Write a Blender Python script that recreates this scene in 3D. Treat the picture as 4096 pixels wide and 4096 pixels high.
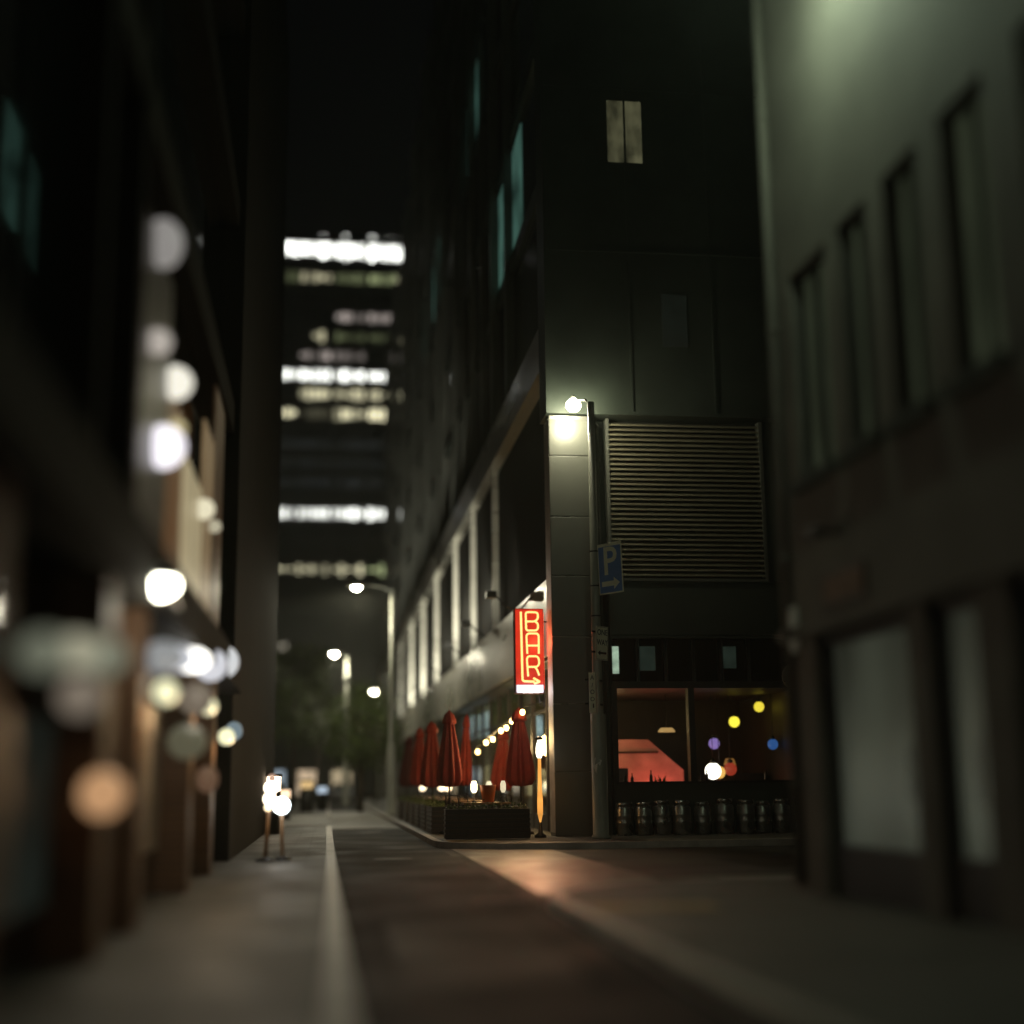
import bpy, math, random
from mathutils import Vector, Matrix
random.seed(7)
sc = bpy.context.scene
for o in list(bpy.data.objects): bpy.data.objects.remove(o)
C = sc.collection
R = math.radians
# ------------------------------------------------------------------ camera
cam = bpy.data.cameras.new('camera'); co = bpy.data.objects.new('camera', cam); C.objects.link(co)
PITCH, YAW, ROLL = R(11.17), R(7.66), R(0.7)
F = Vector((math.sin(YAW)*math.cos(PITCH), math.cos(YAW)*math.cos(PITCH), math.sin(PITCH)))
Rt = Vector((math.cos(YAW), -math.sin(YAW), 0)); Up = Rt.cross(F)
R2 = Rt*math.cos(ROLL)-Up*math.sin(ROLL); U2 = Rt*math.sin(ROLL)+Up*math.cos(ROLL)
m = Matrix((R2, U2, -F)).transposed().to_4x4(); m.translation = (0, 0, 1.25)
co.matrix_world = m
cam.sensor_width = 36; cam.sensor_height = 36; cam.lens = 36*1378/1024
cam.clip_start = 0.05; cam.clip_end = 2000
cam.dof.use_dof = True; cam.dof.focus_distance = 29.0; cam.dof.aperture_fstop = cam.lens/1000/0.29
cam.dof.aperture_blades = 0
sc.camera = co
# ------------------------------------------------------------------ world, view
w = bpy.data.worlds.new('World'); sc.world = w; w.use_nodes = True
nt = w.node_tree; bg = nt.nodes['Background']
sky = nt.nodes.new('ShaderNodeTexSky'); sky.sky_type = 'NISHITA'; sky.sun_disc = False
sky.sun_elevation = R(-4); sky.sun_rotation = R(120)
nt.links.new(sky.outputs[0], bg.inputs[0]); bg.inputs[1].default_value = 0.05
sc.view_settings.view_transform = 'Standard'; sc.view_settings.look = 'None'
sc.view_settings.exposure = -0.15; sc.view_settings.gamma = 1
try:
    sc.cycles.use_denoising = True; sc.cycles.max_bounces = 8; sc.cycles.sample_clamp_indirect = 4
    sc.cycles.volume_bounces = 0; sc.cycles.caustics_reflective = False; sc.cycles.caustics_refractive = False
    sc.cycles.use_adaptive_sampling = True; sc.cycles.adaptive_threshold = 0.01
except Exception: pass

# ------------------------------------------------------------------ materials
def mat(name, col, rough=.6, metal=0, var=.25, scale=3.0, bump=.0, spec=.5, stretch=None, rvar=0, bscale=None):
    M = bpy.data.materials.new(name); M.use_nodes = True; t = M.node_tree; N = t.nodes; L = t.links
    b = N['Principled BSDF']; b.inputs['Roughness'].default_value = rough; b.inputs['Metallic'].default_value = metal
    b.inputs['Specular IOR Level'].default_value = spec
    tc = N.new('ShaderNodeTexCoord'); mp = N.new('ShaderNodeMapping'); L.new(tc.outputs['Object'], mp.inputs[0])
    if stretch: mp.inputs['Scale'].default_value = stretch
    n = N.new('ShaderNodeTexNoise'); n.inputs['Scale'].default_value = scale; n.inputs['Detail'].default_value = 6
    n.inputs['Roughness'].default_value = .6; L.new(mp.outputs[0], n.inputs['Vector'])
    r = N.new('ShaderNodeValToRGB'); r.color_ramp.elements[0].position = .3; r.color_ramp.elements[1].position = .7
    r.color_ramp.elements[0].color = [c*(1-var) for c in col]+[1]; r.color_ramp.elements[1].color = [min(1, c*(1+var)) for c in col]+[1]
    L.new(n.outputs[0], r.inputs[0]); L.new(r.outputs[0], b.inputs['Base Color'])
    if rvar:
        mr = N.new('ShaderNodeMapRange'); mr.inputs['From Min'].default_value = .35; mr.inputs['From Max'].default_value = .65
        mr.inputs['To Min'].default_value = rough-rvar; mr.inputs['To Max'].default_value = rough+rvar
        n3 = N.new('ShaderNodeTexNoise'); n3.inputs['Scale'].default_value = scale*.4; L.new(mp.outputs[0], n3.inputs['Vector'])
        L.new(n3.outputs[0], mr.inputs[0]); L.new(mr.outputs[0], b.inputs['Roughness'])
    if bump:
        n2 = N.new('ShaderNodeTexNoise'); n2.inputs['Scale'].default_value = bscale or scale*12; n2.inputs['Detail'].default_value = 8
        L.new(mp.outputs[0], n2.inputs['Vector'])
        bp = N.new('ShaderNodeBump'); bp.inputs['Strength'].default_value = bump; bp.inputs['Distance'].default_value = .02
        L.new(n2.outputs[0], bp.inputs['Height']); L.new(bp.outputs[0], b.inputs['Normal'])
    return M
def emis(name, col, s, var=0, scale=6, stretch=None):
    M = bpy.data.materials.new(name); M.use_nodes = True; t = M.node_tree; N = t.nodes; L = t.links
    b = N['Principled BSDF']; b.inputs['Base Color'].default_value = (.03, .03, .03, 1); b.inputs['Roughness'].default_value = .4
    b.inputs['Emission Color'].default_value = (*col, 1); b.inputs['Emission Strength'].default_value = s
    if var:
        tc = N.new('ShaderNodeTexCoord'); mp = N.new('ShaderNodeMapping'); L.new(tc.outputs['Object'], mp.inputs[0])
        if stretch: mp.inputs['Scale'].default_value = stretch
        n = N.new('ShaderNodeTexNoise'); n.inputs['Scale'].default_value = scale; n.inputs['Detail'].default_value = 3
        L.new(mp.outputs[0], n.inputs['Vector'])
        mr = N.new('ShaderNodeMapRange'); mr.inputs['From Min'].default_value = .3; mr.inputs['From Max'].default_value = .7
        mr.inputs['To Min'].default_value = s*(1-var); mr.inputs['To Max'].default_value = s*(1+var)
        L.new(n.outputs[0], mr.inputs[0]); L.new(mr.outputs[0], b.inputs['Emission Strength'])
    return M
def glassmat(name, tint=(.8, .85, .82), rough=.02):
    M = bpy.data.materials.new(name); M.use_nodes = True; t = M.node_tree; N = t.nodes; L = t.links
    N.remove(N['Principled BSDF']); out = N['Material Output']
    tr = N.new('ShaderNodeBsdfTransparent'); tr.inputs[0].default_value = (*tint, 1)
    gl = N.new('ShaderNodeBsdfGlossy'); gl.inputs['Roughness'].default_value = rough; gl.inputs[0].default_value = (.9, .95, .92, 1)
    lw = N.new('ShaderNodeLayerWeight'); lw.inputs[0].default_value = .5
    p5 = N.new('ShaderNodeMath'); p5.operation = 'POWER'; p5.inputs[1].default_value = 5; L.new(lw.outputs['Facing'], p5.inputs[0])
    ma = N.new('ShaderNodeMath'); ma.operation = 'MULTIPLY_ADD'; ma.inputs[1].default_value = .9; ma.inputs[2].default_value = .04; L.new(p5.outputs[0], ma.inputs[0])
    mx = N.new('ShaderNodeMixShader'); L.new(ma.outputs[0], mx.inputs[0]); L.new(tr.outputs[0], mx.inputs[1]); L.new(gl.outputs[0], mx.inputs[2])
    L.new(mx.outputs[0], out.inputs[0]); return M
def tiles(name, c1, c2, mortar, sx, sy, rough=.6, size=.01, off=.5, axis='XY'):
    M = bpy.data.materials.new(name); M.use_nodes = True; t = M.node_tree; N = t.nodes; L = t.links
    b = N['Principled BSDF']; b.inputs['Roughness'].default_value = rough
    tc = N.new('ShaderNodeTexCoord'); br = N.new('ShaderNodeTexBrick'); br.inputs['Scale'].default_value = 1
    br.inputs['Color1'].default_value = (*c1, 1); br.inputs['Color2'].default_value = (*c2, 1); br.inputs['Mortar'].default_value = (*mortar, 1)
    br.inputs['Brick Width'].default_value = sx; br.inputs['Row Height'].default_value = sy; br.inputs['Mortar Size'].default_value = size; br.offset = off
    if axis == 'XY': L.new(tc.outputs['Object'], br.inputs['Vector'])
    else:
        s = N.new('ShaderNodeSeparateXYZ'); cb = N.new('ShaderNodeCombineXYZ'); L.new(tc.outputs['Object'], s.inputs[0])
        L.new(s.outputs['Y' if axis == 'YZ' else 'X'], cb.inputs[0]); L.new(s.outputs['Z'], cb.inputs[1]); L.new(cb.outputs[0], br.inputs['Vector'])
    n = N.new('ShaderNodeTexNoise'); n.inputs['Scale'].default_value = 1.3; n.inputs['Detail'].default_value = 8; L.new(tc.outputs['Object'], n.inputs['Vector'])
    mx = N.new('ShaderNodeMixRGB'); mx.blend_type = 'MULTIPLY'; mx.inputs[0].default_value = .6
    cr = N.new('ShaderNodeValToRGB'); cr.color_ramp.elements[0].position = .35; cr.color_ramp.elements[0].color = (.45, .43, .4, 1); cr.color_ramp.elements[1].position = .65
    L.new(n.outputs[0], cr.inputs[0]); L.new(br.outputs[0], mx.inputs[1]); L.new(cr.outputs[0], mx.inputs[2]); L.new(mx.outputs[0], b.inputs['Base Color'])
    bp = N.new('ShaderNodeBump'); bp.inputs['Strength'].default_value = .5; bp.inputs['Distance'].default_value = .01; bp.invert = True
    L.new(br.outputs['Fac'], bp.inputs['Height']); L.new(bp.outputs[0], b.inputs['Normal'])
    mr = N.new('ShaderNodeMapRange'); mr.inputs['From Min'].default_value = .35; mr.inputs['From Max'].default_value = .65
    mr.inputs['To Min'].default_value = rough-.12; mr.inputs['To Max'].default_value = rough+.12; L.new(n.outputs[0], mr.inputs[0]); L.new(mr.outputs[0], b.inputs['Roughness'])
    return M

M = {}
M['asphalt'] = mat('asphalt', (.03, .029, .027), .68, spec=.3, var=.4, scale=1.2, bump=.9, bscale=60, rvar=.1)
M['lane'] = mat('lane_asphalt', (.012, .012, .012), .75, spec=.2, var=.4, scale=1.5, bump=.5, bscale=55, rvar=.1)
M['pave'] = tiles('footpath_pavers', (.1, .097, .084), (.08, .077, .067), (.03, .03, .026), .6, .3, .62)
M['cross'] = tiles('crossing_pavers', (.24, .19, .15), (.2, .155, .12), (.06, .05, .045), .3, .15, .42)
M['tactile'] = tiles('tactile_yellow', (.5, .36, .12), (.46, .33, .1), (.3, .2, .06), .06, .06, .5, size=.018, off=0)
M['kerb'] = mat('kerb_stone', (.4, .36, .32), .5, var=.35, scale=2, bump=.3)
M['concrete'] = mat('tan_render', (.12, .112, .096), .8, var=.25, scale=.8, bump=.3, bscale=30)
M['dkframe'] = mat('dark_frame', (.02, .02, .02), .45, var=.2)
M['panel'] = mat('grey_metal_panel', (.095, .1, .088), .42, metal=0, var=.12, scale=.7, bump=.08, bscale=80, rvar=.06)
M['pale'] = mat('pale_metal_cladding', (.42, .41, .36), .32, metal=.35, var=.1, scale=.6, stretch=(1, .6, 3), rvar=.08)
M['darkclad'] = mat('dark_cladding', (.034, .044, .037), .5, var=.45, scale=.35, bump=.1, bscale=10)
M['iron'] = mat('worn_iron', (.05, .048, .045), .6, var=.3, scale=8, bump=.3)
M['soffit'] = mat('dark_soffit', (.012, .012, .011), .85, spec=.1)
M['mirror'] = mat('dark_window_glass', (.008, .01, .01), .04, var=.1, spec=.9)
M['louver'] = mat('louver_metal', (.3, .28, .2), .38, metal=.4, var=.15, scale=2)
M['pole'] = mat('painted_pole', (.34, .35, .3), .42, var=.25, scale=3, bump=.15, bscale=40, stretch=(1, 1, .3))
M['steel'] = mat('dull_steel', (.3, .3, .28), .33, metal=.85, var=.25, scale=5, rvar=.1)
M['black'] = mat('black_paint', (.015, .015, .015), .4, var=.2)
M['darkwood'] = mat('dark_timber', (.028, .02, .014), .5, var=.4, scale=4, stretch=(1, 8, 1), bump=.2)
M['wood'] = mat('oiled_timber', (.3, .17, .08), .4, var=.35, scale=4, stretch=(1, 8, 1), bump=.15)
M['red'] = mat('red_canvas', (.27, .024, .012), .8, var=.2, scale=6, bump=.15, bscale=120)
M['darkred'] = mat('dark_and_shaded_red', (.12, .015, .012), .85, var=.25, scale=6, bump=.15, bscale=120)
M['brown'] = tiles('brown_brick', (.2, .1, .05), (.16, .08, .04), (.08, .05, .035), .24, .08, .6, axis='YZ', size=.008)
M['leftclad'] = mat('bronze_cladding', (.009, .008, .006), .8, spec=.12, metal=0, var=.3, scale=.8)
M['glass'] = glassmat('shop_glass')
M['dullglass'] = glassmat('dull_pane', (.85, .88, .84), .3)
M['leaf'] = mat('leaf_green', (.08, .125, .025), .5, var=.5, scale=2)
M['bark'] = mat('bark', (.06, .045, .03), .85, var=.4, scale=5, bump=.6)
M['warmwall'] = mat('bar_interior_wall', (.3, .2, .11), .7, var=.3, scale=1)
M['redwall'] = mat('red_room_wall', (.75, .36, .32), .6, var=.3, scale=1.6)
M['white'] = mat('white_paint', (.75, .74, .7), .5, var=.06)
M['signblue'] = mat('parking_blue', (.17, .29, .6), .4, var=.1)
M['signcream'] = mat('sign_cream', (.95, .9, .7), .45, var=.12)
M['signblack'] = mat('sign_black', (.02, .02, .018), .5)
M['skin'] = mat('skin', (.5, .3, .2), .5, var=.08)
M['cloth'] = mat('pale_shirt', (.7, .68, .64), .8, var=.1)
M['short'] = mat('dark_shorts', (.03, .03, .04), .85, var=.2)
M['hair'] = mat('dark_hair', (.02, .013, .008), .6)
M['towerwall'] = mat('tower_spandrel', (.02, .021, .02), .6, var=.2, scale=.1)
M['carpaint'] = mat('dark_car_paint', (.03, .035, .045), .25, metal=.3)
M['carpaint2'] = mat('silver_car_paint', (.3, .31, .33), .25, metal=.6)
M['tyre'] = mat('tyre_rubber', (.012, .012, .012), .8)
M['orangepot'] = mat('orange_pot', (.55, .13, .03), .5)
WARM = (1, .86, .55); CREAM = (1, .95, .74); COOL = (.82, .93, 1)
E_lamp = emis('street_lamp_lens', (1, .95, .7), 60)
E_farlamp = emis('far_lamp_lens', (1, .95, .72), 260)
E_bulb = emis('festoon_bulb', (1, .68, .24), 14)
E_tube = emis('neon_tube', (1, .66, .2), 1.9)
E_red = emis('red_acrylic', (1, .035, .012), .75, var=.2, scale=3)
E_whitesign = emis('white_lit_letters', (.95, .97, 1), 7)
E_flame = emis('flame_tube', (1, .42, .08), 1.1, var=.3, scale=3)
E_globe = emis('globe_white', (1, .93, .75), 9)
E_sconce = emis('sconce_yellow', (.97, .95, .6), 1.3)
E_orange = emis('orange_globe', (1, .55, .27), .6)

# ------------------------------------------------------------------ helpers
def tag(o, label=None, cat=None, group=None, kind=None):
    if label: o['label'] = label
    if cat: o['category'] = cat
    if group: o['group'] = group
    if kind: o['kind'] = kind
    return o
def empty(name, loc=(0, 0, 0), rz=0, label=None, cat=None, group=None):
    o = bpy.data.objects.new(name, None); C.objects.link(o); o.location = loc; o.rotation_euler = (0, 0, rz); o.empty_display_size = .2
    return tag(o, label, cat, group)
class MB:
    def __init__(s): s.v = []; s.f = []; s.sm = []
    def add(s, vs, fs, sm=False):
        n = len(s.v); s.v += [tuple(v) for v in vs]; s.f += [tuple(i+n for i in f) for f in fs]; s.sm += [sm]*len(fs); return s
    def box(s, a, b, rz=0, c=None):
        x0, y0, z0 = a; x1, y1, z1 = b
        vs = [(x0, y0, z0), (x1, y0, z0), (x1, y1, z0), (x0, y1, z0), (x0, y0, z1), (x1, y0, z1), (x1, y1, z1), (x0, y1, z1)]
        if rz:
            cx, cy = c or ((x0+x1)/2, (y0+y1)/2); cs, sn = math.cos(rz), math.sin(rz)
            vs = [(cx+(x-cx)*cs-(y-cy)*sn, cy+(x-cx)*sn+(y-cy)*cs, z) for x, y, z in vs]
        return s.add(vs, [(3, 2, 1, 0), (4, 5, 6, 7), (0, 1, 5, 4), (1, 2, 6, 5), (2, 3, 7, 6), (3, 0, 4, 7)])
    def tube(s, pts, r, n=10, cap=True):
        pts = [Vector(p) for p in pts]; k = len(pts); rs = r if isinstance(r, (list, tuple)) else [r]*k
        d0 = (pts[1]-pts[0]).normalized(); u = d0.orthogonal().normalized(); vs = []
        for i, p in enumerate(pts):
            d = (pts[min(i+1, k-1)]-pts[max(i-1, 0)]).normalized()
            u = (u-d*u.dot(d)).normalized(); q = d.cross(u)
            vs += [p+(u*math.cos(6.28318*j/n)+q*math.sin(6.28318*j/n))*rs[i] for j in range(n)]
        fs = [(i*n+j, i*n+(j+1) % n, (i+1)*n+(j+1) % n, (i+1)*n+j) for i in range(k-1) for j in range(n)]
        s.add(vs, fs, True)
        if cap:
            m0 = len(s.v)-k*n; s.f += [tuple(m0+j for j in reversed(range(n))), tuple(m0+(k-1)*n+j for j in range(n))]; s.sm += [False, False]
        return s
    def lathe(s, prof, c=(0, 0), n=16, fold=0, nf=8):
        vs = []
        for (r, z) in prof:
            for j in range(n):
                a = 6.28318*j/n; rr = r*(1+fold*math.cos(nf*a)); vs.append((c[0]+rr*math.cos(a), c[1]+rr*math.sin(a), z))
        k = len(prof)
        s.add(vs, [(i*n+j, i*n+(j+1) % n, (i+1)*n+(j+1) % n, (i+1)*n+j) for i in range(k-1) for j in range(n)], True)
        b = len(s.v)-k*n; s.f += [tuple(b+j for j in reversed(range(n))), tuple(b+(k-1)*n+j for j in range(n))]; s.sm += [False, False]
        return s
    def sphere(s, c, r, n=12, sz=1):
        prof = [(max(1e-3, r*math.sin(math.pi*i/n)), c[2]-r*sz*math.cos(math.pi*i/n)) for i in range(n+1)]
        return s.lathe(prof, (c[0], c[1]), n=max(10, n))
    def prism(s, poly, z0, z1):
        n = len(poly); vs = [(x, y, z0) for x, y in poly]+[(x, y, z1) for x, y in poly]
        return s.add(vs, [tuple(reversed(range(n))), tuple(range(n, 2*n))]+[(i, (i+1) % n, n+(i+1) % n, n+i) for i in range(n)])
    def build(s, name, material, parent=None, bevel=0):
        me = bpy.data.meshes.new(name); me.from_pydata(s.v, [], s.f)
        me.polygons.foreach_set('use_smooth', s.sm); me.materials.append(material); me.update()
        o = bpy.data.objects.new(name, me); C.objects.link(o)
        if parent: o.parent = parent
        if bevel:
            b = o.modifiers.new('bevel', 'BEVEL'); b.width = bevel; b.segments = 2; b.limit_method = 'ANGLE'
        return o
def struct(name, mb, material): return tag(mb.build(name, material), kind='structure')
def children(o): return [c for c in bpy.data.objects if c.parent == o]
def copy_tree(o, parent=None):
    c = o.copy(); C.objects.link(c)
    if parent: c.parent = parent
    for ch in children(o): copy_tree(ch, c)
    return c
def put(o, loc, rz=0, label=None, sc_=1):
    o.location = loc; o.rotation_euler = (0, 0, rz); o.scale = (sc_,)*3
    if label: o['label'] = label
    return o
def text(s, size, material, parent, name='lettering', depth=.004, matrix=None, sx=1):
    cu = bpy.data.curves.new(name, 'FONT'); cu.body = s; cu.size = size; cu.extrude = depth; cu.align_x = 'CENTER'; cu.align_y = 'CENTER'; cu.resolution_u = 3; cu.offset = size*.012
    t = bpy.data.objects.new('tmp', cu); C.objects.link(t); bpy.context.view_layer.update()
    me = bpy.data.meshes.new_from_object(t.evaluated_get(bpy.context.evaluated_depsgraph_get()))
    bpy.data.objects.remove(t); me.materials.clear(); me.materials.append(material)
    me.transform((matrix or Matrix())@Matrix.Diagonal((sx, 1, 1, 1)))
    o = bpy.data.objects.new(name, me); C.objects.link(o); o.parent = parent; return o
def light(name, kind, loc, power, col, radius=.08, parent=None, spot=None, blend=.4, dirv=(0, 0, -1)):
    l = bpy.data.lights.new(name, kind); l.energy = power; l.color = col
    l.shadow_soft_size = radius
    if kind == 'SPOT': l.spot_size = R(spot); l.spot_blend = blend
    o = bpy.data.objects.new(name, l); C.objects.link(o); o.location = loc
    o.rotation_euler = Vector(dirv).to_track_quat('-Z', 'Y').to_euler()
    if parent: o.parent = parent
    return o

# ================================================================== GROUND
struct('ground', MB().box((-400, -60, -.5), (400, 900, 0)), M['asphalt'])
struct('road', MB().box((.16, -12, 0), (2.24, 140, .006)), M['lane'])
def arc(cx, cy, r, a0, a1, n=10): return [(cx+r*math.cos(R(a0+(a1-a0)*i/n)), cy+r*math.sin(R(a0+(a1-a0)*i/n))) for i in range(n+1)]
# right footpath with rounded corner into the side street
def path_with_kerb(name, outer, edge):
    struct(name, MB().prism(outer, 0, .12), M['pave'])
    kb = MB()
    for i in range(len(edge)-1):
        a = Vector((*edge[i], 0)); b = Vector((*edge[i+1], 0)); d = (b-a).normalized(); nrm = Vector((-d.y, d.x, 0))*.15
        kb.add([a, b, b-nrm, a-nrm]+[v+Vector((0, 0, .128)) for v in (a, b, b-nrm, a-nrm)], [(3, 2, 1, 0), (4, 5, 6, 7), (0, 1, 5, 4), (1, 2, 6, 5), (2, 3, 7, 6), (3, 0, 4, 7)])
    struct('kerb', kb, M['kerb'])
e1 = [(2.24, -12), (2.24, 6), (2.24, 14)]+arc(4.74, 14, 2.5, 180, 90)[1:]+[(12, 16.5), (60, 16.5)]
path_with_kerb('footpath', [(60, -12), (60, 16.5)]+[(p[0]+.02, p[1]-.02) for p in e1[::-1]][1:], e1)
e2 = [(60, 27), (12, 27), (4.4, 27)]+arc(4.4, 29.2, 2.2, 270, 180)[1:]+[(2.2, 40), (2.2, 140)]
path_with_kerb('footpath', [(60, 140)]+[(60, 27.02)]+[(p[0]+.02, p[1]+.02) for p in e2[1:]], e2)
e3 = [(.16, 41.5), (.16, 30), (.16, 10), (.16, -12)]
path_with_kerb('footpath', [(-20, -12), (-20, 41.5)]+[(.14, 41.5), (.14, -12)], e3)
e4 = [(.16, 140), (.16, 56)]
path_with_kerb('footpath', [(-60, 56), (-60, 140), (.14, 140), (.14, 56)], e4)
struct('crossing_pavers', MB().add([(2.45, 16.2, .012), (4.3, 16.6, .012), (4.3, 26.9, .012), (2.45, 27.8, .012)], [(0, 1, 2, 3)]), M['cross'])
struct('tactile_paving', MB().box((2.42, 28.6, .1205), (3.5, 29.4, .1245)), M['tactile'])
struct('tactile_paving', MB().box((2.45, 12.6, .1205), (3.6, 13.3, .1245)), M['tactile'])
struct('square', MB().box((-30, 42, 0), (.1, 55.9, .13)).box((-30, 42, 0), (2.18, 72, .02)), mat('pale_lamp_pool_paving', (.26, .25, .22), .6, var=.3, scale=.5))  # paving made pale to stand in for the lamp's pool of light
struct('lane_marking', MB().add([(5.2, 18.3, .004), (12, 18.3, .004), (12, 18.42, .004), (5.2, 18.42, .004)], [(0, 1, 2, 3)]), M['white'])
for (x_, y_, n_, l_) in ((1.9, 15.4, 'drain_grate', 'iron drain grate in the lane beside the right kerb'), (1.2, 38.5, 'manhole_cover', 'second manhole cover further along the lane by the terrace')):
    g_ = MB(); g_.box((-.3, -.22, .007), (.3, -.18, .016)).box((-.3, .18, .007), (.3, .22, .016))
    for k in range(9): g_.box((-.3+k*.07, -.18, .007), (-.27+k*.07, .18, .014))
    if n_ == 'manhole_cover': g_ = MB().lathe([(.33, .006), (.33, .012), (.28, .013), (.27, .010)], (0, 0), 24)
    g_ = g_.build(n_, M['iron']); g_.location = (x_, y_, 0); tag(g_, l_, n_.replace('_', ' '))
struct('road_patch', MB().add([(.5, 9.2, .0105), (1.7, 9.0, .0105), (1.75, 13.1, .0105), (.55, 13.4, .0105)], [(0, 1, 2, 3)]), M['asphalt'])
struct('road_patch', MB().add([(6.4, 20.2, .005), (9.8, 20.4, .005), (9.7, 22.9, .005), (6.3, 22.8, .005)], [(0, 1, 2, 3)]), M['lane'])
mh = MB().lathe([(.33, .006), (.33, .012), (.28, .013), (.27, .010)], (1.15, 24.5), 24)
tag(mh.build('manhole_cover', M['iron']), 'round iron manhole cover in the dark lane before the side street', 'manhole cover')

# ================================================================== CORNER BUILDING
cb = empty('corner_building', (5, 30.3, 0), 0, 'dark multi storey corner building with pale vertical fins above the bar', 'building')
def P(mb, name, material, parent, bevel=0):      # part in world coordinates under a parent standing elsewhere
    o = mb.build(name, material, parent, bevel)
    b = parent; off = Vector((0, 0, 0))
    while b: off += b.location; b = b.parent
    o.data.transform(Matrix.Translation(-off)); return o
Yn, Yf, XF = 30.3, 132.0, 4.95
# upper mass glass skin above the ground floor (street side), z 3.95 up
P(MB().box((5.32, 31.3, 5.9), (14, Yf, 44)), 'glass_wall', M['mirror'], cb)
P(MB().box((5.62, 31.32, 3.9), (14, Yf-.1, 5.9)), 'floor_slab', M['soffit'], cb)
fas = MB(); y = 31.0
while y < Yf:   # pale fascia in panels with open joints
    fas.box((XF, y+.012, 4.12), (5.6, min(y+3.4, Yf)-.012, 5.86)); y += 3.4
P(fas, 'fascia', M['pale'], cb)
P(MB().box((XF+.05, 31.2, 4.04), (5.6, Yf, 4.12)), 'soffit_strip', M['darkclad'], cb)
FY = [41.8, 48.4, 55.3, 65.2, 74.6, 85, 97, 111, 126]
for i, yy in enumerate(FY):
    for z0, z1 in ((5.88, 11.0),):
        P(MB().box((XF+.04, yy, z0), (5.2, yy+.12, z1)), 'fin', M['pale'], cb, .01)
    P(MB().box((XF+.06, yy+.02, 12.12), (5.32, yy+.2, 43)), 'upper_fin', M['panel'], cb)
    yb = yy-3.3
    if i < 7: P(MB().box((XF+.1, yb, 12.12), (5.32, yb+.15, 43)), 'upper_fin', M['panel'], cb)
b2 = MB(); y = 31.0
while y < Yf: b2.box((XF, y+.012, 11.0), (5.32, min(y+3.4, Yf)-.012, 12.1)); y += 3.4
P(b2, 'upper_band', M['pale'], cb)
for z in (16.1, 20.2, 24.3, 28.4, 32.5, 36.6, 40.7):
    P(MB().box((5.2, 31.3, z), (5.32, Yf, z+.5)), 'spandrel', M['darkclad'], cb)
# teal glass reflections painted as dim glowing panes high on the street side
E_teal = emis('teal_reflection_glow', (.3, .7, .56), .1, var=.95, scale=.5)
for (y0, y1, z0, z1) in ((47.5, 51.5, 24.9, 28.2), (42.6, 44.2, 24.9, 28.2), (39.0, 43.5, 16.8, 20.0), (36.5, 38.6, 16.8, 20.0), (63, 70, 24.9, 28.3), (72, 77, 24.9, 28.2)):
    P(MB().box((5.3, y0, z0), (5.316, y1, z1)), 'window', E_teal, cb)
P(MB().box((5.3, 31.3, 5.9), (5.318, Yf, 11.0)), 'dark_infill', M['soffit'], cb)
# near corner pier (faces the side street) in stacked panels
pier = MB()
for z0, z1 in ((0.12, 1.5), (1.5, 2.98), (2.98, 4.47), (4.47, 5.84), (5.84, 7.2), (7.2, 8.62), (8.62, 9.5)):
    pier.box((4.95, Yn, z0+.008), (5.98, 31.0, z1-.008))
P(pier, 'corner_pier', M['panel'], cb, .012)
P(MB().box((4.97, Yn+.03, .12), (5.96, 30.98, 9.57)), 'pier_core', M['steel'], cb)
P(MB().box((4.942, 30.32, .2), (4.948, 30.98, 9.5)), 'pier_trim', mat('satin_trim', (.5, .48, .44), .5), cb)
P(MB().box((4.9, Yn-.02, 9.62), (16, 31.3, 44)), 'upper_wall', M['darkclad'], cb)
jt = MB()
for z in (13.6, 17.8, 22, 26.2, 30.4): jt.box((4.98, Yn-.045, z), (16, Yn-.022, z+.06))
for x in (6.9, 8.9, 10.9, 12.9): jt.box((x, Yn-.04, 9.7), (x+.05, Yn-.0225, 43))
P(jt, 'joint_trim', M['darkclad'], cb)
E_dimwin = emis('dim_lit_room', (.8, .78, .4), .1, var=.5, scale=1.2)
P(MB().box((6.5, Yn-.026, 15.9), (7.35, Yn-.0215, 17.5)), 'lit_window', emis('dim_lit_room', (.8, .78, .42), .07, var=1, scale=2.2, stretch=(1, 1, .5)), cb)
E_dimwin2 = emis('dim_reflection_glow', (.4, .6, .45), .006, var=.95, scale=1.6)
P(MB().box((7.7, Yn-.034, 11.3), (8.3, Yn-.021, 12.6)), 'window', E_dimwin2, cb)  # faint window reflection painted as a dim glowing pane
# side street wall: recess, louvres, clerestory, bar window
P(MB().box((5.98, 30.9, .12), (6.34, 31.1, 9.62)), 'recess_wall', M['darkclad'], cb)
P(MB().box((6.34, 30.62, 4.55), (16, 30.9, 5.78)), 'wall_panel', M['darkclad'], cb)
P(MB().box((6.34, 30.60, 4.47), (16, 30.92, 4.53)), 'ledge', M['darkclad'], cb)
P(MB().box((10.1, 30.6, 5.8), (16, 30.9, 9.6)), 'wall_panel', M['darkclad'], cb)
P(MB().box((6.34, 30.85, 5.8), (10.1, 30.95, 9.6)), 'louver_backing', M['black'], cb)
lv = MB(); z = 5.9
while z < 9.5:
    lv.add([(6.42, 30.60, z), (10.02, 30.60, z), (10.02, 30.60, z+.03), (6.42, 30.60, z+.03), (6.42, 30.74, z+.075), (10.02, 30.74, z+.075), (10.02, 30.74, z+.095), (6.42, 30.74, z+.095)],
           [(3, 2, 1, 0), (4, 5, 6, 7), (0, 1, 5, 4), (1, 2, 6, 5), (2, 3, 7, 6), (3, 0, 4, 7)]); z += .118
P(lv, 'louver_screen', M['louver'], cb)
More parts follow.
